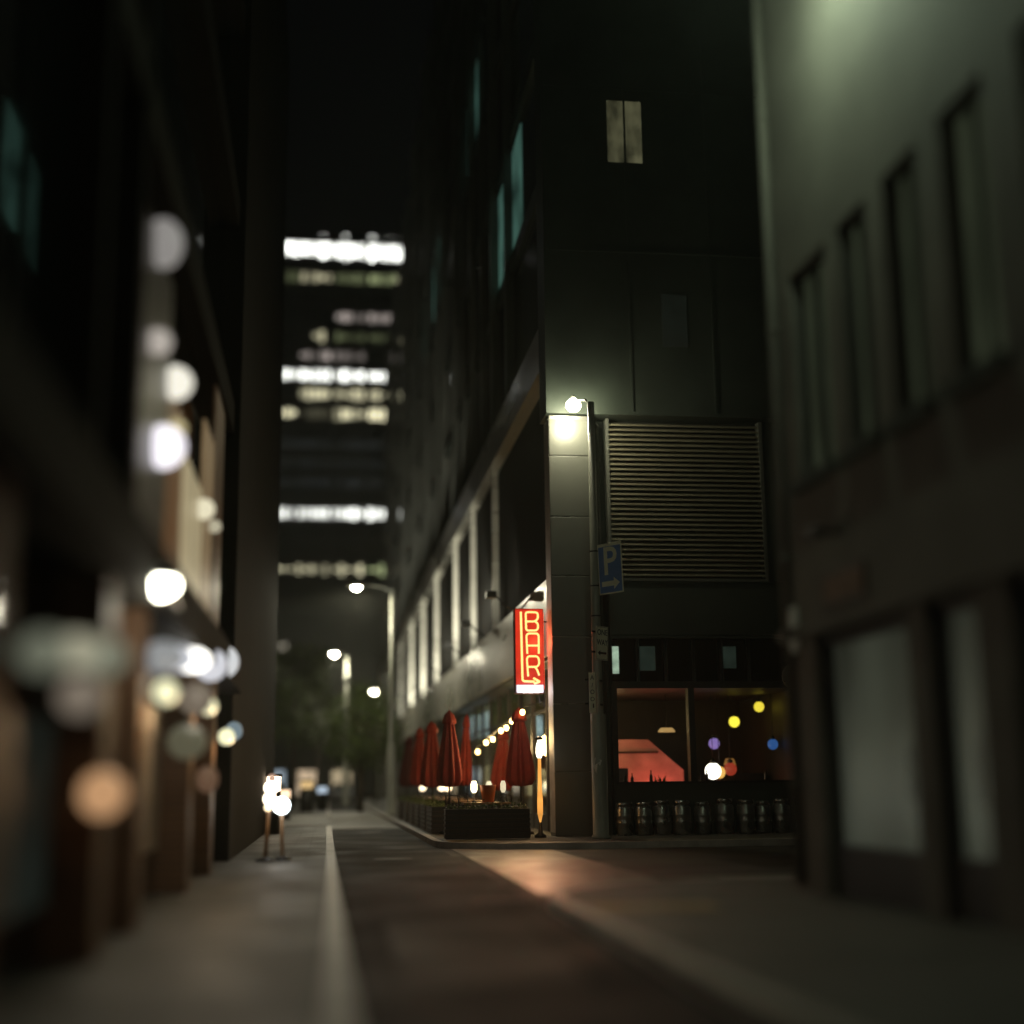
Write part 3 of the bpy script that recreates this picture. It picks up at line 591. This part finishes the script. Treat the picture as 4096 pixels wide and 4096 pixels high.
SL2 = street_lamp((2.55, 56, 0), 9.1, (-1.45, 0), 'street lamp halfway down the lane beside the pale fins', 1100, em=E_farlamp, lens_r=.1)
street_lamp((2.75, -1.5, 0), 9.1, (-1.4, 0), 'added unseen street lamp behind the viewpoint at the right kerb of the lane', 85)  # added out of view to light the foreground
street_lamp((1.15, 84, 0), 9.0, (-.8, 0), 'street lamp standing among the trees further down the lane', 1300, em=E_farlamp, lens_r=.12)
street_lamp((4.1, 112, 0), 8.6, (-.4, 0), 'farthest street lamp seen small beside the end of the finned facade', 700, em=E_farlamp, lens_r=.12)
o = MB().lathe([(.19, 0), (.2, .35), (.16, .38)], n=14).build('traffic_signal_box', M['steel']); o.location = (1.15, 83.7, 7.3); tag(o, 'small pale equipment box strapped high on the lamp post by the trees', 'box')
# bands and torn sticker on the corner pole
bd = MB()
for z in (6.15, 5.4, 4.75): bd.lathe([(.112, z), (.112, z+.03)], n=18)
bd.build('band', M['black'], SL)
MB().add([(-.12, -.125, 1.78), (.02, -.185, 1.72), (-.02, -.19, 1.6), (-.07, -.19, 1.66), (-.1, -.16, 1.45), (-.15, -.1, 1.6)], [(0, 1, 2, 3, 4, 5)]).build('torn_sticker', M['white'], SL)

# signs on the pole.  local x = along the panel, z up, faces -y
def sign_panel(name, loc, rz, tilt, w_, h_, label, back, border=None, cat='sign'):
    t = empty(name, loc, 0, label, cat); t.rotation_euler = (0, tilt, rz)
    MB().box((0, -.008, 0), (w_, .008, h_)).build('panel', back, t, .004)
    MB().box((-.09, .01, h_*.2), (w_*.6, .03, h_*.2+.04)).box((-.09, .01, h_*.8), (w_*.6, .03, h_*.8+.04)).build('bracket', M['black'], t)
    return t
def loc3(x, z, y=-.0125): return Matrix.Translation((x, y, z))@Matrix.Rotation(R(90), 4, 'X')
def arrow(x0, x1, z, th, hw, d=1):   # horizontal arrow in the panel plane; d=1 right
    if d < 0: x0, x1 = x1, x0
    s = 1 if d > 0 else -1; hx = x1-s*hw*1.15
    pts = [(x0, z-th), (hx, z-th), (hx, z-hw), (x1, z), (hx, z+hw), (hx, z+th), (x0, z+th)]
    n = len(pts); vs = [(a, -.014, b) for a, b in pts]+[(a, -.009, b) for a, b in pts]
    return MB().add(vs, [tuple(range(n)), tuple(reversed(range(n, 2*n)))]+[(i, n+i, n+(i+1) % n, (i+1) % n) for i in range(n)])
ps = sign_panel('parking_sign', (5.76, 28.85, 5.2), R(-46), R(-2), .62, 1.1, 'blue parking sign with a cream P and right arrow on the corner lamp post', M['signcream'])
MB().box((.025, -.012, .03), (.595, -.0085, 1.03)).build('blue_face', M['signblue'], ps)
text('P', .86, M['signcream'], ps, 'letter', .002, loc3(.31, .68, -.015), .86)
arrow(.08, .54, .22, .055, .13).build('arrow', M['signcream'], ps)
ow = sign_panel('one_way_sign', (5.62, 28.77, 3.82), R(28), R(2.5), .33, .72, 'cream one way sign with a left arrow halfway down the corner pole', M['signcream'])
MB().box((.012, -.0095, .012), (.318, -.0085, .02)).box((.012, -.0095, .70), (.318, -.0085, .708)).box((.012, -.0095, .02), (.02, -.0085, .70)).box((.31, -.0095, .02), (.318, -.0085, .70)).build('border', M['signblack'], ow)
text('ONE', .17, M['signblack'], ow, 'lettering', .001, loc3(.165, .585), .78); text('WAY', .17, M['signblack'], ow, 'lettering', .001, loc3(.165, .37), .74)
arrow(.05, .28, .15, .022, .055, -1).build('arrow', M['signblack'], ow)
v1 = sign_panel('narrow_sign', (5.45, 28.71, 2.7), R(12), 0, .145, .84, 'narrow upright sign with stacked worn characters on the left of the pole', M['signcream'])
for ch, z in (('A', .73), ('/', .57), ('O', .43), ('O', .28)): text(ch, .13, mat('worn_ink', (.22, .2, .14), .6), v1, 'lettering', .001, loc3(.072, z))
MB().box((.075, -.0105, .1), (.105, -.0085, .19)).build('bolt', M['signblack'], v1)
v2 = sign_panel('narrow_sign', (5.76, 28.77, 2.68), R(50), 0, .16, .84, 'plain dull back to back plate low on the right of the pole', M['panel'])

# ================================================================== BAR SIGN
bs = empty('neon_sign', (4.2, 31, 3.25), 0, 'red vertical neon box sign reading BAR above a glowing white panel', 'sign')
SW, SH = .66, 1.93
MB().box((0, .0, 0), (SW, .3, SH)).build('box', M['darkred'], bs, .015)
MB().box((.015, -.012, .2), (SW-.015, -.001, SH-.015)).build('red_face', E_red, bs)
MB().box((.015, -.010, .03), (SW-.015, -.001, .2)).build('white_face', emis('pale_face', (.9, .8, .9), .5), bs)
MB().box((SW+.001, .03, .1), (SW+.01, .27, SH-.08)).build('side_glow', emis('side_red', (1, .08, .03), 2.0), bs)
def Q(u, v): return (.02+u*.62, -.045, SH*(1-v))
def rr(pts, r=.025):   # rounded polyline
    out = []; n = len(pts)
    for i, p in enumerate(pts):
        p = Vector(p)
        if i in (0, n-1): out.append(p); continue
        a = Vector(pts[i-1]); b = Vector(pts[i+1]); da = (a-p); db = (b-p); k = min(r, da.length*.49, db.length*.49)
        A = p+da.normalized()*k; B = p+db.normalized()*k
        for q in range(5): s = q/4; out.append(A*(1-s)**2+p*2*s*(1-s)+B*s*s)
    return out
TR = .021
tb = MB(); tb.tube(rr([Q(.19, .04), Q(.22, .855), Q(.66, .862)], .05), TR*1.15, 10).build('arrow_stem', E_tube, bs)
a0, a1, am = .37, .82, .345
B_ = MB(); B_.tube(rr([Q(a0, .155), Q(.7, .155), Q(a1, .125), Q(a1, .06), Q(.74, .045), Q(a0, .045), Q(a0+.01, .262), Q(.74, .262), Q(a1, .24), Q(a1, .18), Q(.72, .155)], .05), TR, 10); B_.build('letter_b', E_tube, bs)
A_ = MB(); A_.tube(rr([Q(.41, .535), Q(a0+.015, .32), Q(.45, .297), Q(.78, .297), Q(a1+.02, .32), Q(.835, .535)], .05), TR, 10); A_.tube([Q(.41, .44), Q(.82, .44)], TR, 10); A_.build('letter_a', E_tube, bs)
R_ = MB(); R_.tube(rr([Q(.43, .80), Q(.39, .59), Q(.45, .565), Q(.77, .565), Q(a1+.02, .60), Q(a1+.02, .66), Q(.76, .69), Q(.42, .69)], .05), TR, 10); R_.tube(rr([Q(.68, .69), Q(.76, .72), Q(.84, .79)], .05), TR, 10); R_.build('letter_r', E_tube, bs)
MB().tube(rr([Q(.62, .82), Q(.85, .862), Q(.64, .885)], .02), TR*1.2, 10).build('arrow_head', E_tube, bs)
MB().box((.03, -.03, .02), (SW-.03, -.013, .19)).build('white_glow', emis('white_glow', (.93, .93, 1), 1.6), bs)
wp = MB()
for u0, u1 in ((.24, .4), (.42, .62), (.64, .84)):
    a, b = Q(u0, .995), Q(u1, .92); wp.box((a[0], -.05, a[2]+.01), (b[0], -.012, b[2]))
wp.build('white_lettering', E_whitesign, bs, .012)
MB().tube([(SW, .1, SH*.85), (.75, .1, SH*.85)], .02, 8).tube([(SW, .1, SH*.2), (.75, .1, SH*.2)], .02, 8).build('bracket', M['black'], bs)
MB().tube([(.55, .1, -.02), (.57, .1, -.25), (.66, .1, -.3), (.7, .2, -.05)], .015, 8).build('cable', M['black'], bs)
light('neon_wash', 'POINT', (4.7, 30.7, 4.4), 20, (1, .1, .04), .15)
light('neon_spill', 'SPOT', (4.4, 30.8, 4.6), 170, (1, .12, .08), .2, spot=34, blend=.9, dirv=(-.12, -1, -.34))
light('neon_wash', 'POINT', (4.55, 30.8, 3.3), 10, (1, .85, .85), .12)

# ================================================================== FESTOON STRING
fs = empty('festoon_lights', (4.45, 31.2, 2.86), 0, 'string of glowing warm bulbs sagging along the bar terrace', 'string lights')
bp = [(4.45, 44.0, 2.02), (4.43, 41.2, 2.2), (4.42, 38.9, 2.4), (4.42, 37.3, 2.44), (4.43, 35.6, 2.6), (4.43, 34.5, 2.63), (4.44, 33.5, 2.75), (4.44, 32.6, 2.79), (4.45, 31.7, 2.87)]
O = Vector((4.45, 31.2, 2.86))
MB().tube([Vector((4.45, 45.5, 2.2))-O]+[Vector(b)+Vector((0, 0, .12))-O for b in bp]+[Vector((4.9, 31.2, 3.1))-O], .012, 6).build('cable', M['black'], fs)
for b in bp:
    p = Vector(b)-O; MB().sphere((p.x, p.y, p.z), .058, 10, 1.2).build('bulb', E_bulb, fs)
    MB().lathe([(.02, p.z+.05), (.02, p.z+.12)], (p.x, p.y), 8).build('socket', M['black'], fs)
for yy in (33.2, 38.5): light('festoon_light', 'POINT', (4.5, yy, 2.3), 150, (1, .66, .28), .3)

# ================================================================== UMBRELLAS
def umbrella(material, cat_label):
    t = empty('closed_umbrella', (0, 0, 0), 0, cat_label, 'umbrella', 'closed umbrellas on the bar terrace')
    MB().lathe([(.26, .12), (.26, .18), (.06, .22), (.045, .45)], n=16).build('base', M['black'], t)
    MB().tube([(0, 0, .2), (0, 0, 2.97)], .024, 8).build('pole', M['black'], t)
    MB().lathe([(.03, 1.2), (.2, 1.22), (.27, 1.36), (.265, 1.55), (.22, 1.9), (.17, 2.25), (.125, 2.55), (.1, 2.7), (.09, 2.74)], n=64, fold=.2, nf=8).build('canopy', material, t)
    MB().lathe([(.1, 2.66), (.165, 2.69), (.15, 2.78), (.1, 2.9), (.03, 2.97), (.012, 3.0)], n=32, fold=.08, nf=8).build('cap', material, t)
    return t
U0 = umbrella(M['red'], 'tallest looking red closed umbrella at the front of the terrace row')
put(U0, (2.87, 33.0, 0), .2)
for i, (x, y_, l, s) in enumerate([(2.84, 37.6, 'second red closed umbrella, just left of and behind the front one', 1), (2.8, 43.0, 'third red closed umbrella, narrow between two others', 1), (2.78, 49.5, 'farthest closed umbrella, its shade put into the canvas colour, at the left end of the row', 1.02),
                               (3.52, 36.2, 'slim closed umbrella peeking above, right of the front red one', 1.03), (4.44, 31.9, 'closed umbrella near the corner pier behind the string lights', 1), (4.5, 36.6, 'shorter closed umbrella behind the middle of the string lights', .9)]):
    c = put(copy_tree(U0), (x, y_, 0), i*.37, l, s)
    c.rotation_euler = (R([1.5, -2, 1, 2.5, -1, 2][i]), R([-1, 1.5, 2, -2, 1, -2][i]), i*.37)
    c.scale = [(1, .9, .985), (.93, 1, 1.01), (1.05, .95, 1.0), (1, 1, 1), (1, 1.06, 1), (.95, 1, .9)][i]
    if i == 2:
        for ch in children(c):
            if ch.name.split('.')[0] in ('canopy', 'cap'): ch.data = ch.data.copy(); ch.data.materials[0] = M['darkred']  # darker canvas puts the lack of light into the colour
    if i == 3: c.scale = (.6, .6, 1.02)

# ================================================================== TERRACE FURNITURE
def table():
    t = empty('bar_table', (0, 0, 0), 0, 'x', 'table', 'tables on the bar terrace')
    MB().box((-.5, -.38, .83), (.5, .38, .875)).build('tabletop', M['wood'], t, .008)
    for sx in (-1, 1):
        for sy in (-1, 1): MB().box((sx*.44-.03, sy*.32-.03, .12), (sx*.44+.03, sy*.32+.03, .83)).build('leg', M['black'], t)
    MB().box((-.41, -.02, .3), (.41, .02, .34)).build('stretcher', M['black'], t)
    return t
T0 = table(); put(T0, (3.4, 30.15, 0), 0, 'timber bar table nearest the corner, its top edge lit orange')
tl = ['timber table behind the nearest one, under the string lights', 'timber table in the middle of the terrace between umbrellas', 'timber table towards the far end of the terrace', 'farthest timber table near the pale lamp post']
for (x, y_), l in zip(((3.5, 33.8), (3.6, 38.4), (3.5, 42.8), (3.5, 47.4)), tl): put(copy_tree(T0), (x, y_, 0), 0, l)
def chair():
    t = empty('bar_stool', (0, 0, 0), 0, 'x', 'stool', 'stools around the terrace tables')
    MB().lathe([(.17, .72), (.18, .74), (.18, .77), (.16, .78)], n=16).build('seat', M['darkwood'], t)
    for a in (45, 135, 225, 315):
        c_, s_ = math.cos(R(a)), math.sin(R(a)); MB().tube([(c_*.2, s_*.2, .12), (c_*.12, s_*.12, .73)], .014, 6).build('leg', M['black'], t)
    MB().tube([(.17*math.cos(R(a)), .17*math.sin(R(a)), .35) for a in range(0, 361, 30)], .009, 6, False).build('foot_ring', M['black'], t)
    MB().tube([(-.15, .12, .76), (-.16, .16, 1.02), (.16, .16, 1.02), (.15, .12, .76)], .013, 6).build('back_rail', M['black'], t)
    return t
S0 = chair(); sp = [(2.75, 30.6), (4.05, 30.1), (3.1, 30.9), (4.2, 33.5), (2.8, 34.4), (3.5, 35.0), (2.9, 38.9), (4.2, 38.7), (3.4, 39.6), (2.8, 43.3), (4.1, 42.9), (3.3, 44), (2.9, 47.9), (4.0, 47.3)]
sl = ['black stool left of the nearest lit table', 'black stool right of the nearest lit table by the pier', 'black stool behind the nearest lit table', 'black stool against the glass at the second table', 'black stool on the kerb side of the second table', 'black stool behind the second table', 'black stool on the kerb side of the middle table', 'black stool on the glass side of the middle table', 'black stool behind the middle table', 'black stool on the kerb side of the fourth table', 'black stool on the glass side of the fourth table', 'black stool behind the fourth table', 'black stool on the kerb side of the farthest table', 'black stool on the glass side of the farthest table']
for i, ((x, y_), l) in enumerate(zip(sp, sl)): put(S0 if i == 0 else copy_tree(S0), (x, y_, 0), i*1.1, l)
def planter():
    t = empty('planter_box', (0, 0, 0), 0, 'x', 'planter', 'dark planters screening the terrace from the lane')
    b = MB()
    for k in range(6): b.box((-.18, -.9, .16+k*.115), (.18, .9, .16+k*.1+.088))
    b.build('slatted_box', M['darkwood'], t, .006); MB().box((-.165, -.885, .14), (.165, .885, .74)).build('liner', M['black'], t)
    g = MB()
    for i in range(520):
        c_ = Vector((random.uniform(-.17, .17), random.uniform(-.85, .85), .73+abs(random.gauss(0, .08)))); q = Matrix.Rotation(random.random()*6.28, 3, Vector((random.random(), random.random(), random.random())).normalized())
        g.add([c_+q@Vector(v) for v in ((-.03, 0, 0), (0, -.015, 0), (.03, 0, 0), (0, .015, 0))], [(0, 1, 2, 3)])
    g.build('foliage', M['leaf'], t)
    return t
P0 = planter()
for i, (y_, l) in enumerate(((33.9, 'slatted planter nearest the corner on the kerb side'), (36.2, 'second slatted planter along the kerb from the corner'), (38.6, 'slatted planter in the middle of the kerbside row'), (41.2, 'fourth slatted planter along the kerb, before the far umbrella'), (44.4, 'second to last slatted planter along the kerb'), (48.0, 'last slatted planter at the far end of the terrace'))):
    put(P0 if i == 0 else copy_tree(P0), (2.62, y_, 0), 0, l)
put(copy_tree(P0), (3.35, 29.45, 0), R(90), 'dark slatted planter across the end of the terrace in front of the nearest table')
# low lit bench, orange pot, candle lanterns
bn = empty('bench', (3.35, 31.0, 0), 0, 'low timber bench under the nearest table catching warm light', 'bench')
MB().box((-.55, -.15, .42), (.55, .15, .47)).build('seat', M['wood'], bn, .006)
for x in (-.45, .45): MB().box((x-.03, -.12, .12), (x+.03, .12, .42)).build('leg', M['black'], bn)
op = MB().lathe([(.12, 0), (.17, .32), (.18, .36), (.165, .36), (.15, .3)], n=20).build('bucket', M['orangepot']); op.location = (3.45, 30.05, .876); tag(op, 'orange red bucket standing on the nearest lit table', 'bucket')
def tlamp(loc, label, col, s, r=.07):
    t = empty('table_lantern', loc, 0, label, 'lantern', 'lanterns on the terrace tables')
    MB().lathe([(.05, 0), (.05, .02), (.012, .04), (.012, .2)], n=10).build('stem', M['black'], t)
    MB().lathe([(r*.5, .2), (r, .26), (r, .38), (r*.6, .45)], n=14).build('lamp_shade', emis('table_glow', col, s), t)
tlamp((3.15, 30.1, .876), 'bright lantern on the left end of the nearest table', (1, .85, .5), 5)
tlamp((3.75, 29.85, .876), 'dimmer lantern on the right end of the nearest table', (1, .85, .55), .9, .06)
tlamp((3.9, 33.8, .876), 'lantern on the second table near the glass', (1, .88, .55), 1.2)
tlamp((3.3, 38.3, .876), 'lantern on the middle table', (1, .75, .45), 3, .1)
tlamp((3.5, 42.8, .876), 'lantern on the fourth table', (1, .78, .48), 4, .12)
tlamp((3.2, 47.3, .876), 'lantern on the farthest table', (1, .8, .5), 4, .12)
light('lantern_glow', 'POINT', (3.4, 43.2, 1.35), 10, (1, .6, .3), .15)
light('lantern_glow', 'POINT', (3.4, 30.4, 1.4), 5, (1, .6, .28), .15)
# flame torch heater by the pier
th = empty('patio_torch', (4.56, 29.95, .12), 0, 'slender patio torch with an orange glowing tube and white top by the pier', 'heater')
MB().lathe([(.13, 0), (.13, .05), (.05, .1), (.035, .32)], n=16).build('base', M['black'], th)
MB().lathe([(.012, .3), (.06, .5), (.062, .75), (.04, 1.2), (.035, 1.68)], n=14).build('flame_tube', E_flame, th)
MB().lathe([(.045, 1.68), (.075, 1.78), (.07, 1.92), (.03, 2.06)], n=14).build('lamp', emis('torch_top', (1, .93, .8), 5), th)
MB().lathe([(.05, 2.06), (.12, 2.08), (.02, 2.14)], n=14).build('cap', M['black'], th)
light('torch_glow', 'POINT', (4.4, 29.7, 1.2), 5, (1, .5, .15), .1)

# ================================================================== KEGS
def keg():
    t = empty('beer_keg', (0, 0, 0), 0, 'x', 'keg', 'metal kegs lined up under the side window')
    MB().lathe([(.17, .0), (.185, .01), (.185, .05), (.19, .08), (.2, .12), (.2, .26), (.208, .28), (.2, .3), (.2, .42), (.208, .44), (.2, .46), (.2, .6), (.18, .65), (.17, .67)], n=24).build('barrel', M['steel'], t)
    MB().lathe([(.155, .64), (.18, .65), (.185, .74), (.18, .745), (.16, .74), (.155, .66)], n=24).build('rim', M['steel'], t)
    MB().lathe([(.04, .67), (.04, .7), (.02, .71)], n=12).build('valve', M['black'], t)
    return t
K0 = keg(); kl = ['keg against the pole end of the row, brightest edge', 'second keg from the lamp post', 'third keg from the lamp post', 'fourth keg from the lamp post', 'fifth keg from the lamp post', 'middle keg of the row, sixth from the lamp post', 'seventh keg from the lamp post', 'eighth keg from the lamp post', 'second keg from the far right end of the row', 'keg at the far right end of the row by the tan building']
random.seed(23)
for i, l in enumerate(kl): put(K0 if i == 0 else copy_tree(K0), (6.42+i*.45+random.uniform(-.06, .06), 30.2+random.uniform(-.12, .08), .12), random.random()*3, 'steel '+l, random.uniform(.93, 1.08))

# ================================================================== FLOODLIGHTS on facade
def flood(y_, label, z=6.35, pw=300, up=.36):
    t = empty('floodlight', (4.95, y_, z), 0, label, 'floodlight', 'floodlights on the pale fascia')
    MB().tube([(0, 0, -.5), (-.25, 0, -.42), (-.55, -.05, -.1)], .025, 8).build('arm', M['black'], t)
    MB().box((-.78, -.16, -.2), (-.5, .16, -.02)).build('head', M['black'], t, .02)
    MB().box((-.76, .162, -.19), (-.52, .17, -.03)).build('lens', emis('flood_lens', (1, .95, .78), 3), t)
    light('floodlight_beam', 'SPOT', (4.95-.64, y_+.22, z-.1), pw, (1, .95, .76), .06, spot=62, blend=.9, dirv=(.11, .8, up))
flood(36.5, 'floodlight on an arm nearest the neon sign on the fascia', pw=350); flood(43.2, 'second floodlight along the fascia from the neon sign', pw=2000); flood(50.0, 'third floodlight along the fascia, dark against a pale fin', pw=3000, up=.42)
flood(59, 'fourth floodlight along the fascia from the neon sign', pw=3400); flood(69, 'fifth floodlight near the far end of the fascia', 6.2, pw=3800); flood(79.5, 'farthest floodlight on the fascia', 6.2, pw=4200)
# uplights that wash the pale fins (their light is visible on the fins)

# ================================================================== TREES
def tree(loc, h, r, seed, label, n=6500, lean=0):
    rnd = random.Random(seed); t = empty('street_tree', loc, 0, label, 'tree', 'trees down the street')
    tr = MB().tube([(0, 0, 0), (.05, 0, h*.25), (lean*.5, .05, h*.5), (lean, 0, h*.78)], [.16, .12, .09, .03], 9)
    tips = []
    for i in range(12):
        a = rnd.random()*6.28; z0 = h*rnd.uniform(.32, .7); q = r*rnd.uniform(.5, .95); tip = Vector((math.cos(a)*q+lean, math.sin(a)*q, z0+h*rnd.uniform(.05, .3))); tips.append(tip)
        tr.tube([(lean*.4, 0, z0), tip*.5+Vector((0, 0, z0*.5+.1)), tip], [.05, .03, .012], 6)
    tr.build('trunk', M['bark'], t)
    cl = [(tp, rnd.uniform(.5, .95)) for tp in tips]+[(Vector((lean+rnd.gauss(0, r*.45), rnd.gauss(0, r*.45), h*rnd.uniform(.4, .97))), rnd.uniform(.45, .9)) for _ in range(16)]
    g = MB()
    for _ in range(n):
        c_, s = rnd.choice(cl); p = c_+Vector((rnd.gauss(0, s*.55), rnd.gauss(0, s*.55), rnd.gauss(0, s*.42)))
        q = Matrix.Rotation(rnd.random()*6.28, 3, Vector((rnd.gauss(0, 1), rnd.gauss(0, 1), rnd.gauss(0, 1))).normalized()); l = rnd.uniform(.07, .15)
        g.add([p+q@Vector(v) for v in ((-l, 0, 0), (0, -l*.5, l*.1), (l, 0, 0), (0, l*.5, l*.1))], [(0, 1, 2, 3)])
    g.build('crown', M['leaf'], t)
tree((-4.4, 70, 0), 8.2, 2.3, 1, 'leafy tree at the left of the group beside the dark building')
tree((-1.9, 79, 0), 9.2, 2.4, 2, 'tallest leafy tree left of the lamp among the trees')
tree((-.6, 92, 0), 9.0, 2.4, 3, 'leafy tree directly behind the lamp among the trees')
tree((1.5, 64, .12), 5.6, 1.25, 4, 'small bright green lit tree beside the pale lamp post base', 2200)
tree((3.4, 98, .12), 7.6, 1.9, 5, 'tree near the end of the finned facade')
tree((-7.5, 84, 0), 9.5, 2.6, 6, 'tree partly hidden behind the left building edge')

# ================================================================== CARS
def car(loc, rz, paint, label, headon=False):
    t = empty('parked_car', loc, rz, label, 'car', 'cars parked down the street')
    prof = [(-2.1, .35), (-2.15, .75), (-1.95, .95), (-1.1, 1.02), (-.55, 1.45), (.9, 1.48), (1.6, 1.02), (2.05, .95), (2.15, .7), (2.1, .35)]
    n = len(prof); vs = []
    for s in (-1, 1):
        for y_, z in prof: vs.append((s*(.85 if z < 1.2 else .65), y_, z))
    MB().add(vs, [tuple(reversed(range(n))), tuple(range(n, 2*n))]+[(i, (i+1) % n, n+(i+1) % n, n+i) for i in range(n)]).build('body', paint, t, .06)
    MB().add([(-.66, -1.06, 1.06), (.66, -1.06, 1.06), (.56, -.6, 1.43), (-.56, -.6, 1.43)], [(0, 1, 2, 3)]).build('windscreen', M['mirror'], t).location = (0, -.02, .015)
    for s in (-1, 1):
        MB().add([(s*.83, -.95, 1.08), (s*.83, 1.35, 1.08), (s*.68, .85, 1.42), (s*.68, -.55, 1.42)], [(0, 1, 2, 3)]).build('side_window', M['mirror'], t).location = (s*.02, 0, 0)
        MB().box((s*.62-.16, -2.17, .62), (s*.62+.16, -2.12, .76)).build('headlight', emis('headlight_glow', (1, .95, .85), 1.2 if headon else .08), t)
        for y_ in (-1.35, 1.35):
            wobj = MB().tube([(s*.68, y_, .32), (s*.88, y_, .32)], .32, 18).build('wheel', M['tyre'], t); MB().tube([(s*.881, y_, .32), (s*.89, y_, .32)], .19, 14).build('rim', M['steel'], wobj)
    return t
car((-2.7, 64, 0), 0, M['carpaint2'], 'silver car parked on the left under the trees')
car((-4.9, 74, 0), .2, M['carpaint'], 'dark car parked beside the leftmost tree')
car((-.9, 100, 0), 0, M['carpaint'], 'dark car facing the viewer far down the lane with lights on', True)
vn = car((1.3, 118, 0), 0, M['carpaint2'], 'small pale car farthest down the lane')
# small far lamps / lit panels at street level
def bollard(loc, label, col, s, h=1.0, r=.11):
    t = empty('bollard_light', loc, 0, label, 'bollard', 'lit bollards past the left building')
    MB().lathe([(r*.9, 0), (r*.9, h*.72)], n=14).build('post', M['black'], t); MB().lathe([(r*.8, h*.72), (r*.8, h*.95)], n=14).build('lens', emis('bollard_glow', col, s), t); MB().lathe([(r, h*.95), (r, h)], n=14).build('cap', M['black'], t)
bollard((-1.3, 35.5, .12), 'tall warm lit bollard at the end of the left building', (1, .75, .5), 16, 1.45, .2)
bollard((-1.5, 50, 0), 'warm bollard just past the left building', (1, .7, .45), 2.0, 1.2, .3)
bollard((-2.0, 57, 0), 'pinkish bollard at the edge of the square', (1, .6, .42), 1.6, 1.2, .3)
bollard((-.9, 66, 0), 'amber bollard under the trees', (1, .68, .3), .8, 1.6, .35)
bollard((-.2, 69, 0), 'pale blue bollard near the tree trunks', (.7, .85, 1), .8, 1.3, .3)

# ================================================================== LAMP CLUSTER on the left footpath
t = empty('globe_lamp_stand', (-.88, 22.4, .12), 0, 'slim stand with stacked blown out warm globes on the left footpath', 'lamp')
MB().tube([(-.05, 0, 0), (-.02, 0, .6), (0, 0, 1.32)], [.035, .028, .02], 10).build('post', M['wood'], t)
MB().lathe([(.16, 0), (.16, .03), (.05, .06)], (-.05, 0), 16).build('base', M['black'], t)
for x_, z_, q_, c_, s_ in ((.03, 1.26, .07, (1, .62, .45), .7), (.02, 1.12, .1, (1, .86, .66), 9), (0, .95, .095, (1, .85, .62), 7), (-.02, .82, .06, (1, .8, .5), 3)):
    MB().sphere((x_, -.02, z_), q_, 12).build('globe', emis('stand_glow', c_, s_), t)
t = empty('globe_lamp_stand', (-.7, 22.6, .12), 0, 'short stand with one large blue white globe beside the stacked warm globes', 'lamp')
MB().tube([(.03, 0, 0), (0, 0, .78)], [.03, .022], 10).build('post', M['wood'], t)
MB().lathe([(.14, 0), (.14, .03), (.05, .06)], (.03, 0), 16).build('base', M['black'], t)
MB().sphere((0, 0, .84), .13, 14).build('globe', emis('cool_stand_glow', (.85, .95, 1), 12), t)
light('stand_light', 'POINT', (-.78, 22.1, .9), 4, (1, .78, .58), .15)

# ================================================================== HAZE
hz = MB().box((-60, -14, -1.6), (62, 240, 60)); hm = bpy.data.materials.new('haze'); hm.use_nodes = True; hn = hm.node_tree; hn.nodes.remove(hn.nodes['Principled BSDF'])
pv = hn.nodes.new('ShaderNodeVolumePrincipled'); pv.inputs['Color'].default_value = (.85, .9, .8, 1); pv.inputs['Density'].default_value = .0009; pv.inputs['Anisotropy'].default_value = .6
hn.links.new(pv.outputs[0], hn.nodes['Material Output'].inputs['Volume'])
HAZE = True
if HAZE: tag(hz.build('haze', hm), kind='stuff')
